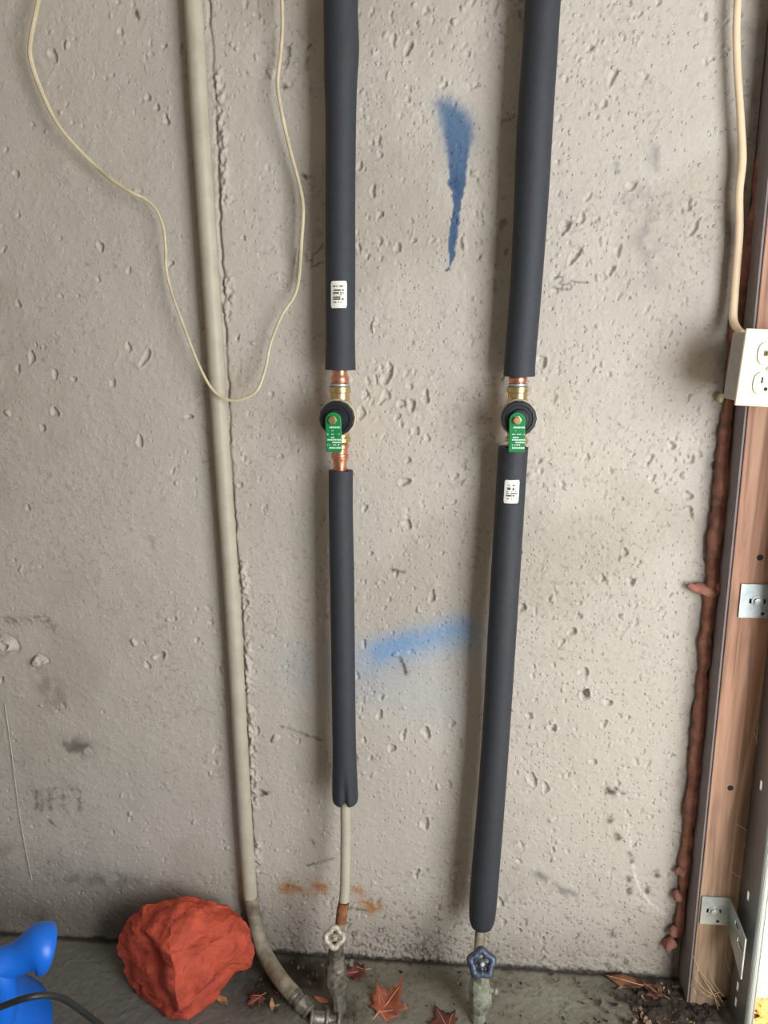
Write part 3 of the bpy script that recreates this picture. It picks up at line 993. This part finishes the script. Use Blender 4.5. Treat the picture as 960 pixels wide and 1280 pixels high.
gate_valve('old valve with whitish corroded handwheel below the left water pipe', (419, 1194),
           [(423, 1173, 8, .106), (421, 1182, 9, .106), (420, 1192, 10, .107), (419, 1200, 11.5, .108), (419, 1207, 12, .108), (419, 1210, 13.5, .108), (420, 1222, 14.5, .109), (420, 1230, 13.5, .110), (421, 1237, 11, .110), (423, 1241, 9.5, .111), (424, 1255, 9.5, .113), (425, 1267, 9.5, .114)],
           (418, 1172), 13.5, 0.138, 4, M_oldmetal, M_white_corr, (437, 1203), 0.109)
gate_valve('old valve with blue lobed handwheel below the right water pipe', (601, 1224),
           [(598.5, 1211, 9, .109), (599, 1222, 11, .110), (599, 1228, 13, .110), (600, 1238, 14.5, .112), (600, 1248, 14.5, .113), (600, 1256, 13, .114), (599, 1262, 10.5, .115), (598, 1266, 9.0, .116), (597, 1285, 9.2, .120), (597, 1300, 9.2, .122)],
           (602, 1204), 17.5, 0.145, 5, M_palemetal, M_bluewheel, (618, 1238), 0.112)

# pipe clamps lying at the foot of the left valve
root = thing('pipe_coupling', 'dark brass coupling with ringed collars on the floor below the left valve', 'coupling', W(412, 1278, .135))
a, bb = W(388, 1272, .135), W(444, 1279, .128)
MB().tube([a, a.lerp(bb, .3), a.lerp(bb, .35), a.lerp(bb, .62), a.lerp(bb, .66), bb], [.0125, .0125, .010, .010, .0125, .0125], 20).build('coupling_body', M_oldmetal, root)
for t in (0.02, 0.36, 0.62, 0.98):
    MB().torus(a.lerp(bb, t), bb - a, 0.0135, 0.0032, 24, 8).build('collar', M_oldmetal, root)

# ------------------------------------------------------------------ grey painted pipe on the left
root = thing('painted_pipe', 'long beige painted pipe running down the left wall and bending along the floor', 'pipe', W(318, 1130, .03))
rows = [(237.5, -60, 11.6), (241.5, 0, 11.6), (249, 130, 11.4), (260, 300, 11.0), (268.5, 430, 10.6), (277, 560, 10.2), (287, 700, 9.8), (295, 830, 9.4), (303, 970, 9.0), (308.5, 1060, 8.8), (313, 1120, 8.7)]
P = [W(x, y, 0.0155) for x, y, h in rows]
R = [h * pw(p) for (x, y, h), p in zip(rows, P)]
MB().tube(spline(P, 6), lerp1(R, 6), 24).build('pipe', M_paintpipe, root)
rows2 = [(313.1, 1121, 8.9, .0155), (318, 1148, 9.0, .019), (327, 1182, 9.4, .032), (338, 1205, 9.8, .056), (353, 1227, 10, .090), (367, 1243, 10, .107)]
P2 = [W(x, y, o) for x, y, h, o in rows2]
R2 = [h * pw(p) for (x, y, h, o), p in zip(rows2, P2)]
MB().tube(spline(P2, 8), lerp1(R2, 8), 24).build('elbow', M_dirtypipe, root)
c0, c1 = W(366, 1242, .106), W(388, 1267, .128)
prof = []
L_ = (c1 - c0).length
for t, r in ((0, .0125), (.1, .0148), (.18, .0148), (.22, .0132), (.4, .0132), (.44, .0150), (.6, .0150), (.64, .0136), (.85, .0136), (.88, .0155), (1, .0155)):
    prof.append((t * L_, r))
MB().lathe(c0, c1 - c0, prof, 20).build('ribbed_coupling', M_oldmetal, root)

# ------------------------------------------------------------------ wires
wp = [(54, -40), (48, 0), (39, 45), (38, 72), (50, 110), (70, 152), (92, 180), (120, 208), (140, 225), (165, 241), (180, 248), (195, 262), (204, 284), (207, 310), (208, 338), (216, 370), (226, 398), (236, 425), (248, 455), (262, 482), (276, 496), (292, 501), (308, 497), (322, 487), (332, 460), (338, 430), (352, 395), (368, 370), (374, 345), (377, 300), (379, 260), (374, 230), (362, 185), (352, 140), (347, 105), (351, 65), (353, 30), (352, -10), (350, -40)]
offs = [0.018 + 0.010 * abs(math.sin(i * 0.9)) for i in range(len(wp))]
for i in range(18, 24):
    offs[i] = 0.037
offs[17] = offs[24] = 0.028
P = [W(x, y, o) for (x, y), o in zip(wp, offs)]
R = [2.9 if y < 120 and i < 6 else 2.4 if i < 10 else 1.8 if i < 28 else 2.3 for i, (x, y) in enumerate(wp)]
R = [r * pw(p) for r, p in zip(R, P)]
hw = tag(MB().tube([p - P[22] for p in spline(P, 6)], lerp1(R, 6), 8).build('hanging_wire', M_wire), 'thin cream wire hanging in a long loop in front of the left wall', 'wire')
hw.location = P[22]
hw.data.update()

cp = [(923, -40, .02), (922, 0, .02), (920.5, 40, .02), (922, 90, .02), (926, 150, .022), (928, 200, .022), (924, 240, .022), (924, 290, .022), (921, 330, .022), (918, 370, .024), (916.5, 398, .030), (921, 410, .050), (929, 417, .072)]
P = [W(x, y, o) for x, y, o in cp]
R = [(4.8 if y < 200 else 5.2 if y < 380 else 5.4) * pw(p) for (x, y, o), p in zip(cp, P)]
ec = tag(MB().tube([p - P[-1] for p in spline(P, 6)], lerp1(R, 6), 12, flat=0.7).build('electrical_cable', M_cable), 'thick beige electrical cable coming down the right edge into the outlet box', 'cable')
ec.location = P[-1]

# black cord in front of the blue jug
bp_ = [(-70, 1296, .47), (-30, 1272, .47), (5, 1257, .46), (35, 1247, .455), (60, 1244, .44), (80, 1249, .42), (100, 1262, .40), (122, 1279, .375), (150, 1304, .33), (175, 1330, .295)]
P = [W(x, y, o) for x, y, o in bp_]
bc_ = tag(MB().tube([p - P[-1] for p in spline(P, 6)], 0.0042, 10).build('black_cord', mat('black_rubber', rgb(38, 42, 42), 0.45, var=0.1)), 'black rubber cord arching in front of the blue plastic jug', 'cord')
bc_.location = P[-1]

# ------------------------------------------------------------------ outlet on the jamb
of = 0.118
pl0, pl1 = W(931, 412, of), W(914, 508.5, of)
px0 = (pl0.x + pl1.x) / 2
pz0, pz1 = pl1.z, pl0.z
pwid = 0.072
root = thing('electrical_outlet', 'ivory outlet plate with side switch on a grey box at the right edge', 'outlet', (px0 + pwid / 2, -JF, pz0))
MB().box((px0 + 0.004 + 0.032, -(JF + 0.0005 + of - 0.003) / 2, (pz0 + pz1) / 2), (0.064, of - 0.003 - JF - 0.001, pz1 - pz0 - 0.010)).build('outlet_box', M_boxgrey, root, bevel=0.002)
MB().box((px0 + pwid / 2, -of + 0.0015, (pz0 + pz1) / 2), (pwid, 0.0045, pz1 - pz0)).build('cover_plate', M_plate, root, bevel=0.0016)
cxo = px0 + pwid / 2
yf = -of - 0.0008


def oval(cz, w, h, dy):
    pts = []
    for i in range(32):
        a = 2 * PI * i / 32
        x, z = math.cos(a), math.sin(a)
        x = math.copysign(abs(x) ** 0.75, x) * w / 2
        z = max(-h / 2, min(h / 2, math.copysign(abs(z) ** 0.75, z) * h / 2 * 1.12))
        pts.append((cxo + x, yf, cz + z))
    return MB().prism(pts, (0, -dy, 0))


M_line = mat('ivory_shadow_gap', rgb(170, 158, 126), 0.6)
zc = (pz0 + pz1) / 2
for cz, kind in ((zc - 0.0195, 'r'), (zc + 0.0195, 's')):
    ov = oval(cz, 0.0355, 0.0300, 0.0006).build('receptacle_rim', M_line, root)
    q = oval(cz, 0.0338, 0.0284, 0.0016).build('receptacle' if kind == 'r' else 'switch_frame', M_plate, root)
    if kind == 'r':
        for dx, hh in ((-0.0062, 0.0085), (0.0062, 0.0075)):
            MB().box((cxo + dx, yf - 0.0016, cz + 0.004), (0.0022, 0.0006, hh)).build('slot', M_dark, q, smooth=False)
        MB().lathe((cxo, yf - 0.0013, cz - 0.0075), (0, -1, 0), [(0, .0026), (0.0006, .0026)], 14).build('slot', M_dark, q)
    else:
        MB().box((cxo, yf - 0.0018, cz), (0.018, 0.0012, 0.0075)).build('switch_recess', M_line, q, smooth=False)
        MB().box((cxo - 0.003, yf - 0.006, cz), (0.006, 0.009, 0.0055)).build('switch_toggle', M_plate, q, bevel=0.0008)
MB().lathe((cxo, yf, zc), (0, -1, 0), [(0, .0034), (.0008, .0032), (.0014, .002)], 14).build('plate_screw', M_cream, root)
root.rotation_euler.y = 0.055
# drip of sealant under the box
g = W(901, 497, 0.01)
tag(MB().tube([g + Vector((0, 0, .006)), g, g - Vector((0, 0, .007))], [.003, .0055, .003], 10, wob=.4).build('putty_lump', mat('putty', rgb(188, 172, 136), .7, var=.2)), 'small pale putty lump on the wall below the outlet box', 'putty')

# ------------------------------------------------------------------ track and its brackets


def plate_grid(us, vs, holes, place, thick, name, m, parent):
    """flat plate over the grid us x vs; cells listed in holes stay open"""
    mb = MB()
    idx = {}

    def vid(i, j, s):
        if (i, j, s) not in idx:
            idx[(i, j, s)] = len(mb.v)
            mb.v.append(Vector(place(us[i], vs[j], s * thick)))
        return idx[(i, j, s)]
    nu, nv = len(us) - 1, len(vs) - 1
    solid = lambda i, j: 0 <= i < nu and 0 <= j < nv and (i, j) not in holes
    for i in range(nu):
        for j in range(nv):
            if not solid(i, j):
                continue
            mb.f.append((vid(i, j, 0), vid(i + 1, j, 0), vid(i + 1, j + 1, 0), vid(i, j + 1, 0)))
            mb.f.append((vid(i, j, 1), vid(i, j + 1, 1), vid(i + 1, j + 1, 1), vid(i + 1, j, 1)))
            for di, dj, e in ((-1, 0, ((0, 0), (0, 1))), (1, 0, ((1, 1), (1, 0))), (0, -1, ((1, 0), (0, 0))), (0, 1, ((0, 1), (1, 1)))):
                if not solid(i + di, j + dj):
                    (a, b_), (c, d) = e
                    mb.f.append((vid(i + a, j + b_, 0), vid(i + c, j + d, 0), vid(i + c, j + d, 1), vid(i + a, j + b_, 1)))
    return mb.build(name, m, parent, smooth=False)


def bracket(label, x0, x1, z0, z1, depth, drop, tri=False):
    root = thing('track_bracket', label, 'bracket', ((x0 + x1) / 2, -JF, z0), 'zinc brackets of the door track')
    y = -JF - 0.001
    w, h = x1 - x0, z1 - z0
    c = 0.004
    zm, xm = (z0 + z1) / 2, x0 + w * 0.45
    sl_w, sl_h = 0.024, 0.0075
    us = [x0, x0 + c, xm - sl_w / 2, xm - sl_w / 2 + .003, xm + sl_w / 2 - .003, xm + sl_w / 2, x1]
    vs = [z0, z0 + c, zm - sl_h / 2, zm + sl_h / 2, z1 - c, z1]
    # corner rounding by cutting the two left corner cells to triangles is too fine to see: bevel keeps them soft
    plate_grid(us, vs, {(2, 2), (3, 2), (4, 2)}, lambda u, v, t: (u, y - t, v), 0.0022, 'plate', M_steel, root)
    MB().box((xm, -JF - 0.0006, zm), (sl_w, 0.0004, sl_h)).build('slot_shadow', M_dark, root, smooth=False)
    MB().lathe((xm, y - 0.0022, zm), (0, -1, 0), [(0, .0092), (.0012, .009), (.0014, .0062), (.0046, .0058), (.0052, .003)], 16).build('screw', M_steel, root)
    MB().lathe((x0 + w * .62, y - 0.0022, z0 + h * .13), (0, -1, 0), [(0, .0026), (.0003, .0026)], 12).build('hole', M_dark, root)
    # flange bent towards the room, its lower edge running down to the track
    ya = y - 0.0022
    if tri:
        outer = [(ya, z1), (ya - depth, z1 - drop * .35), (ya - depth, z0 - drop), (ya - depth * .55, z0 - drop), (ya, z0)]
        mb = MB()
        # flange with two long slots, as strips around them
        us2 = [0, .12, .40, .62, .88, 1.0]
        vs2 = [0, .14, .30, .36, .52, .60, 1.0]

        def place(u, v, t):
            zt = z1 - u * drop * .35
            zb_ = z0 - u * drop
            return (x1 - t, ya - u * depth, zt + (zb_ - zt) * v)
        plate_grid(us2, vs2, {(2, 1), (3, 3)}, place, 0.0022, 'flange', M_steel, root)
    else:
        us2, vs2 = [0, .3, .7, 1], [0, .35, .65, 1]
        plate_grid(us2, vs2, {(1, 1)}, lambda u, v, t: (x1 - t, ya - u * depth, z1 + (z0 - drop * u - z1) * v), 0.0022, 'flange', M_steel, root)
    return root


q0, q1 = W(922, 771, JF), W(962, 730, JF)
bracket('upper zinc bracket screwed to the reddish part of the jamb', q0.x, q0.x + 0.056, q0.z, q1.z, 0.055, 0.0)
q0, q1 = W(874, 1153, JF), W(913, 1121, JF)
bracket('lower zinc bracket with slanted slotted flange near the jamb foot', q0.x, q1.x, q0.z, q1.z, 0.075, 0.035, True)

TX = 0.4755
m_track = mat('galvanised_track', rgb(150, 156, 160), 0.42, 0.85, var=0.12, vscale=18, stretch=(1, 1, .2))
root = thing('door_track', 'grey galvanised vertical door track beside the wooden jamb', 'track', (TX, -0.09, 0.0))
ya, yb = 0.058, 0.128
sl = [XP(922, 1233, TX), XP(918, 1248, TX)]
zsorted = sorted([(q.z - .008, q.z + .008) for q in sl])
vs = [0.0, zsorted[0][0], zsorted[0][1], zsorted[1][0], zsorted[1][1]]
holes = {(1, 1), (1, 3)}
z = vs[-1] + 0.16
while z < 1.6:
    vs += [z, z + 0.016]
    holes.add((1, len(vs) - 2))
    z += 0.2
vs += [1.75]
yh = -sl[0].y
us = [ya, yh - .0035, yh + .0035, yb] if ya + .004 < yh < yb - .004 else [ya, ya + .012, ya + .019, yb]
plate_grid(us, vs, holes, lambda u, v, t: (TX + t, -u, v), 0.0018, 'track_web', m_track, root)
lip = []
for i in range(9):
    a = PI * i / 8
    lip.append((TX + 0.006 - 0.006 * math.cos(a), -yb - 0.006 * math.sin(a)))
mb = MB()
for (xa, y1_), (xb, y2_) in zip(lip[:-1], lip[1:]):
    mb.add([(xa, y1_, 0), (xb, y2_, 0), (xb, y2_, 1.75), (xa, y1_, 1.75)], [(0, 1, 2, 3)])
o = mb.build('track_lip', mat('zinc_edge_glare', rgb(226, 236, 236), 0.3, 0.3), root, sharp=60)  # near-white colour paints the outdoor glare onto the lip
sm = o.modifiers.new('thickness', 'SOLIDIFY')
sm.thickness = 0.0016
MB().box((TX + 0.012, -ya, 0.875), (0.024, 0.0018, 1.75)).build('track_back', m_track, root, smooth=False)

# ------------------------------------------------------------------ the painted rock
m_rock = mat('orange_painted_rock', rgb(202, 88, 62), 0.7, col2=rgb(150, 58, 46), vscale=30, thr=(0.34, 0.74), var=0.0, bump=0.0035, bscale=70, spec=0.3)


def rock():
    pts = []
    out = [(150, 1168, .085), (160, 1150, .075), (178, 1132, .065), (205, 1121, .06), (236, 1119, .055), (272, 1127, .045), (306, 1148, .040), (315, 1172, .050), (319, 1192, .060), (311, 1206, .070), (281, 1232, .095), (256, 1262, .13), (238, 1280, .155), (150, 1190, .090), (155, 1215, .098), (172, 1245, .118), (196, 1278, .138)]
    for x, y, o in out:
        pts.append(W(x, y, o))
    front = [(212, 1194, .158), (204, 1200, .150), (219, 1225, .168), (224, 1262, .176), (262, 1180, .122), (245, 1150, .098), (215, 1150, .108), (180, 1160, .108), (290, 1190, .100), (300, 1160, .075), (256, 1228, .140)]
    for x, y, o in front:
        pts.append(W(x, y, o))
    for x, y, z in ((-.475, -.16, 0.0), (-.495, -.135, .0), (-.45, -.13, .0), (-.47, -.03, 0.0), (-.53, -.03, .01), (-.42, -.03, .012), (-.56, -.04, .07), (-.5, -.028, .13), (-.41, -.03, .12)):
        pts.append(Vector((x, y, z)))
    base = Vector((-.47, -.09, 0))
    bm = bmesh.new()
    vs = [bm.verts.new(p - base) for p in pts]
    r = bmesh.ops.convex_hull(bm, input=vs)
    bmesh.ops.delete(bm, geom=[v for v in bm.verts if not v.link_faces], context='VERTS')
    bmesh.ops.triangulate(bm, faces=bm.faces)
    for cuts in (1, 1, 1, 1):
        bmesh.ops.subdivide_edges(bm, edges=[e for e in bm.edges if e.calc_length() > 0.006], cuts=1, use_grid_fill=True)
        bmesh.ops.triangulate(bm, faces=bm.faces)
    bm.normal_update()
    hollow = W(186, 1207, .15) - base
    crack = [W(264, 1176, .12) - base, W(272, 1186, .12) - base, W(270, 1200, .12) - base]
    mv = []
    for v in bm.verts:
        c = v.co
        n = v.normal
        d = 0.0045 * mnoise.noise(c * 18) + 0.0050 * mnoise.noise(c * 40 + Vector((3, 1, 2))) + 0.0018 * mnoise.noise(c * 110)
        # chipped facets: terrace the coarse noise
        t = mnoise.noise(c * 22 + Vector((9, 4, 7)))
        d += 0.0055 * (round(t * 2.5) / 2.5)
        q = (c - hollow)
        d -= 0.017 * math.exp(-((q.x / 0.022) ** 2 + (q.z / 0.032) ** 2))
        if c.z < 0.004:
            d *= 0.2
        mv.append(n * d + mnoise.noise_vector(c * 26 + Vector((5, 2, 8))) * (0.0045 if c.z > 0.006 else 0.001))
    for v, d in zip(bm.verts, mv):
        v.co += d
        if v.co.z < 0.0005:
            v.co.z = 0.0005
        if (v.co + base).y > -0.012:
            v.co.y = -0.012 - base.y
    me = bpy.data.meshes.new('rock')
    bm.to_mesh(me)
    bm.free()
    me.materials.append(m_rock)
    for p in me.polygons:
        p.use_smooth = True
    me.set_sharp_from_angle(angle=math.radians(32))
    o = bpy.data.objects.new('rock', me)
    COL.objects.link(o)
    o.location = base
    tag(o, 'rough boulder painted orange red, lying on the floor against the wall', 'rock')


rock()

# ------------------------------------------------------------------ blue plastic jug
m_blue = mat('blue_plastic', rgb(20, 112, 226), 0.35, var=0.04, vscale=20, spec=0.5)
JO = 0.30
jb = FL(-40, 1500, 0.0)
ctr = W(-64, 1240, JO)
root = thing('plastic_jug', 'glossy blue plastic jug with a flared horizontal grip, cut off by the left edge', 'jug', (ctr.x, -JO, 0))
body = MB()
zt = W(0, 1262, JO).z
k = pw(ctr)
prof = [(0.002, 92 * k), (0.02, 108 * k), (zt * .55, 112 * k), (zt - 40 * k, 100 * k), (zt - 22 * k, 88 * k), (zt - 6 * k, 77 * k), (zt + 4 * k, 68 * k), (zt + 12 * k, 54 * k), (zt + 18 * k, 36 * k), (zt + 20 * k, 18 * k)]
body.lathe((ctr.x, -JO - 0.0, 0), (0, 0, 1), prof, 40)
body.build('body', m_blue, root, sharp=60)
go = JO + 0.045
rows = [(-70, 1226, 24), (-45, 1219, 22), (-20, 1212, 21), (0, 1206, 20.5), (14, 1201, 20), (24, 1197, 20.5), (32, 1192, 22), (38, 1189, 24.5), (43, 1187, 28), (46, 1186, 30), (50, 1185.5, 30.8), (57, 1185, 30.5), (61, 1185, 29), (63, 1185, 26), (64, 1185, 20), (64.5, 1185, 4)]
P = [W(x, y, go - 0.03 - 0.00055 * (x - 30)) for x, y, h in rows]
R = [h * pw(p) for (x, y, h), p in zip(rows, P)]
MB().tube(P, R, 32).build('grip', m_blue, root, sharp=70)
rows = [(-6, 1212, 17), (2, 1226, 16), (6, 1240, 15), (4, 1258, 16), (0, 1275, 18)]
P = [W(x, y, go - .006) for x, y, h in rows]
R = [h * pw(p) for (x, y, h), p in zip(rows, P)]
MB().tube(spline(P, 3), lerp1(R, 3), 24).build('grip_post', m_blue, root, sharp=70)

# ------------------------------------------------------------------ fallen leaves
MAPLE = [(0, -.35), (.10, -.30), (.42, -.36), (.34, -.20), (.62, -.02), (.46, .04), (.70, .34), (.40, .28), (.34, .40), (.20, .30), (.22, .62), (.12, .56), (0, .95), (-.12, .56), (-.22, .62), (-.20, .30), (-.34, .40), (-.40, .28), (-.70, .34), (-.46, .04), (-.62, -.02), (-.34, -.20), (-.42, -.36), (-.10, -.30)]
OVAL = [(0, -.6), (.16, -.4), (.26, -.1), (.24, .2), (.12, .5), (0, .75), (-.14, .5), (-.25, .2), (-.24, -.1), (-.14, -.4)]


def leaf(label, loc, size, rz, m, shape=MAPLE, curl=0.3, tilt=0.0, group='dead leaves on the floor', name='dead_leaf', vert=False):
    root = thing(name, label, 'leaf', loc, group)
    mb = MB()
    rings = [0.0, 0.35, 0.7, 1.0]
    R = Matrix.Rotation(rz, 3, 'Z') @ Matrix.Rotation(tilt, 3, 'X')
    if vert:
        R = Matrix.Rotation(PI / 2, 3, 'X') @ R
    ph = random.uniform(0, 6)
    base = Vector(loc)

    def bend(x, y):
        z = curl * (0.55 * x * x + 0.35 * y * y) + 0.07 * math.sin(7 * x + ph) * math.sin(5 * y + 1.3 * ph)
        return base + R @ (Vector((x, y, z)) * size) + Vector((0, 0, 0 if vert else 0.003))
    n = len(shape)
    for f in rings[1:]:
        for x, y in shape:
            mb.v.append(bend(x * f, y * f))
    mb.v.append(bend(0, 0))
    for k in range(n):
        mb.f.append((3 * n, k, (k + 1) % n))
        for r in range(2):
            mb.f.append((r * n + k, r * n + n + k, r * n + n + (k + 1) % n, r * n + (k + 1) % n))
    o = mb.build('blade', m, root, sharp=80)
    sd = o.modifiers.new('thickness', 'SOLIDIFY')
    sd.thickness = 0.0006
    v = MB()
    v.tube([bend(0, -.62), bend(0, -.3), bend(0, 0), bend(0, .7)], [size * .02, size * .018, size * .016, size * .006], 6)
    if shape is MAPLE:
        for s in (-1, 1):
            v.tube([bend(0, -.28), bend(.3 * s, .05), bend(.62 * s, .3)], [size * .014, size * .011, size * .005], 6)
    v.build('leaf_stem', m_vein, root)
    return root


m_vein = mat('leaf_vein', rgb(206, 150, 108), .7)
m_lo = mat('orange_leaf', rgb(176, 98, 70), .65, col2=rgb(130, 68, 50), vscale=60, thr=(.35, .7))
m_lr = mat('red_leaf', rgb(116, 58, 52), .7, col2=rgb(84, 46, 42), vscale=50)
m_lb = mat('brown_leaf', rgb(128, 84, 58), .75, col2=rgb(84, 58, 42), vscale=50)
m_ly = mat('tan_leaf', rgb(188, 142, 96), .75, col2=rgb(130, 96, 66), vscale=60)
leaf('crisp orange maple leaf on the floor between the two old valves', FL(482, 1259), 0.058, -0.7, m_lo, curl=.55, tilt=0.3)
leaf('dull red leaf lying flat beside the left valve near the wall', FL(448, 1216), 0.038, 1.9, m_lr, curl=.1)
leaf('dark red leaf half cut off by the bottom edge by the blue valve', FL(556, 1280), 0.042, 0.5, m_lr, curl=.1)
leaf('curled tan leaf scrap in front of the orange boulder', FL(278, 1252), 0.026, 0.9, m_ly, OVAL, .9)
leaf('small tan leaf standing on edge below the bent pipe', FL(340, 1258), 0.016, 0.2, m_ly, OVAL, .6, 0.9)
leaf('small dark red leaf under the bent beige pipe', FL(322, 1250), 0.028, 2.4, m_lr, curl=.2)
leaf('brown curled leaf in the dirt left of the left valve', FL(402, 1252), 0.022, 1.2, m_lo, OVAL, .8)
leaf('tiny red leaf against the foot of the bent pipe', FL(352, 1243), 0.018, 0.4, m_lr, curl=.3)
leaf('long brown leaf lying along the wall foot in the right corner', FL(785, 1229), 0.055, 1.35, m_lb, OVAL, .5)
leaf('reddish brown leaf in the litter next to the jamb', FL(822, 1243), 0.035, 0.9, m_lb, MAPLE, .4)
leaf('small dead brown leaf stuck to the wall right of the beige pipe', W(332, 991, .006), 0.011, 0.6, m_lb, OVAL, .6, 0.2, None, 'dead_leaf', True)

# leaf crumbs and dirt in the right corner and beside the left valve
cr = MB()
cr2 = MB()
for i in range(620):
    t = random.random()
    if t < 0.62:
        px, py = random.gauss(838, 42), random.uniform(1232, 1300)
        if px > 905: continue
    elif t < 0.86:
        px, py = random.gauss(372, 30), random.gauss(1222, 22)
    else:
        px, py = random.uniform(330, 820), random.uniform(1196, 1290)
    p = FL(px, max(py, 1190))
    if p.y > -0.006 or p.y < -.3 or (px < 405 and abs(py - (1195 + (px - 330) * 1.25)) < 34): continue
    s = random.uniform(.0022, .0075) if t < .62 else random.uniform(.0015, .0045)
    R = Matrix.Rotation(random.uniform(0, 6.3), 3, 'Z') @ Matrix.Rotation(random.uniform(-.9, .9), 3, 'X')
    vs = [Vector((-s, -s * .4, s * .3)), Vector((0, -s * .6, 0)), Vector((s, -s * .2, s * .35)), Vector((s * .8, s * .5, s * .4)), Vector((0, s * .5, .1 * s)), Vector((-s * .9, s * .4, s * .2))]
    (cr if random.random() < .65 else cr2).add([p + R @ v + Vector((0, 0, s * .5)) for v in vs], [(0, 1, 4, 5), (1, 2, 3, 4)])
n1 = len(cr.f)
cr.add(cr2.v, cr2.f)
o = cr.build('leaf_litter', mat('dark_litter', rgb(66, 52, 42), .9, col2=rgb(38, 32, 28), vscale=70), smooth=False)
o.data.materials.append(mat('pale_litter', rgb(150, 126, 100), .9, col2=rgb(96, 76, 60), vscale=70))
for pg in o.data.polygons:
    if pg.index >= n1:
        pg.material_index = 1
tag(o, 'dark and pale crumbs of dry leaf and dirt scattered over the floor by the wall', 'litter', kind='stuff')
# soil heaped at the foot of the jamb
def soil(px, py, rx, ry, hgt, lab):
    c = FL(px, py)
    mb = MB()
    nr, na = 14, 40
    mb.v.append(c + Vector((0, 0, hgt)))
    for i in range(1, nr + 1):
        for k in range(na):
            a = 2 * PI * k / na
            f = i / nr
            g = f * (1 + 0.25 * mnoise.noise(Vector((math.cos(a) * 1.6, math.sin(a) * 1.6, px))))
            x, y = rx * g * math.cos(a), ry * g * math.sin(a)
            q = Vector((c.x + x, min(c.y + y, -0.004), 0))
            hh = hgt * (1 - f * f) + (0.006 * mnoise.noise(q * 60) + 0.004 * mnoise.noise(q * 170)) * (1 - f ** 4)
            mb.v.append(q + Vector((0, 0, max(hh, -0.002) - .0005)))
    for k in range(na):
        mb.f.append((0, 1 + k, 1 + (k + 1) % na))
        for i in range(nr - 1):
            a, b_ = 1 + i * na + k, 1 + i * na + (k + 1) % na
            mb.f.append((a, b_, b_ + na, a + na))
    tag(mb.build('soil', m_soil), lab, 'soil', kind='stuff')


m_soil = mat('dark_soil', rgb(74, 62, 50), .95, col2=rgb(40, 34, 29), vscale=60, bump=.003, bscale=160)
soil(838, 1268, 0.055, 0.05, 0.008, 'low heap of dark soil and debris in front of the jamb foot')

# straws caught at the jamb foot
m_straw = mat('dry_straw', rgb(206, 172, 128), .7, var=.2)
for i, (x0_, y0_, x1_, y1_) in enumerate(((872, 1210, 903, 1252), (876, 1218, 900, 1258), (868, 1222, 896, 1246), (880, 1224, 898, 1262), (870, 1232, 892, 1248), (906, 1192, 913, 1216), (866, 1195, 871, 1214), (862, 1230, 870, 1242), (886, 1212, 905, 1246), (874, 1244, 900, 1240))):
    a, c = W(x0_, y0_, JF + .004), W(x1_, y1_, JF + .022)
    mid = a.lerp(c, .5) + Vector((random.uniform(-.004, .004), -.004, random.uniform(-.002, .006)))
    o = MB().tube([p - c for p in spline([a, mid, c], 4)], 0.0006, 5).build('dry_straw', m_straw)
    o.location = c
    tag(o, 'thin dry straw caught against the foot of the wooden jamb', 'straw', 'straws at the jamb foot')
m_web = mat('pale_thread', rgb(206, 202, 190), .8)
wl = spline([W(6, 880, .003), W(14, 935, .004), W(22, 1000, .004), (W(31, 1055, .004)), W(40, 1100, .003)], 5)
o = MB().tube([p - wl[-1] for p in wl], 0.0006, 6).build('thread', m_web)
o.location = wl[-1]
tag(o, 'thin pale thread stuck to the wall at the lower left', 'thread')
for pts_, where in (([(942, 915), (950, 940), (945, 962)], 'curving down below the upper bracket'), ([(920, 1030), (935, 1040), (930, 1060)], 'hooked shape half way between the two brackets'), ([(915, 1090), (925, 1096), (933, 1092)], 'sagging level just above the lower bracket'), ([(948, 905), (946, 930), (953, 950)], 'at the right, nearest the track')):
    wl = spline([W(x, y, JF + .003) for x, y in pts_], 5)
    o = MB().tube([p - wl[-1] for p in wl], 0.0006, 5).build('cobweb_strand', m_web)
    o.location = wl[-1]
    tag(o, 'fine cobweb strand on the wooden jamb, ' + where, 'cobweb', 'cobwebs on the jamb')

# leaves on the drive outside the door
m_ol = mat('bright_fallen_leaf', rgb(226, 150, 62), .7, col2=rgb(176, 104, 50), vscale=40)
i = 0
for px, py, s, rz in ((952, 1262, .045, .4), (966, 1276, .05, 2.0)):
    p = FL(px, py, 0.002)
    p.x = max(p.x, TX + 0.045)
    leaf('yellow orange leaf lying past the door track ' + ('touching the track edge', 'in the bottom right corner', 'below the frame edge', 'just outside the right edge', 'far outside the right edge')[i], p, s, rz, m_ol, MAPLE, .15, 0, 'leaves on the drive outside')
    i += 1
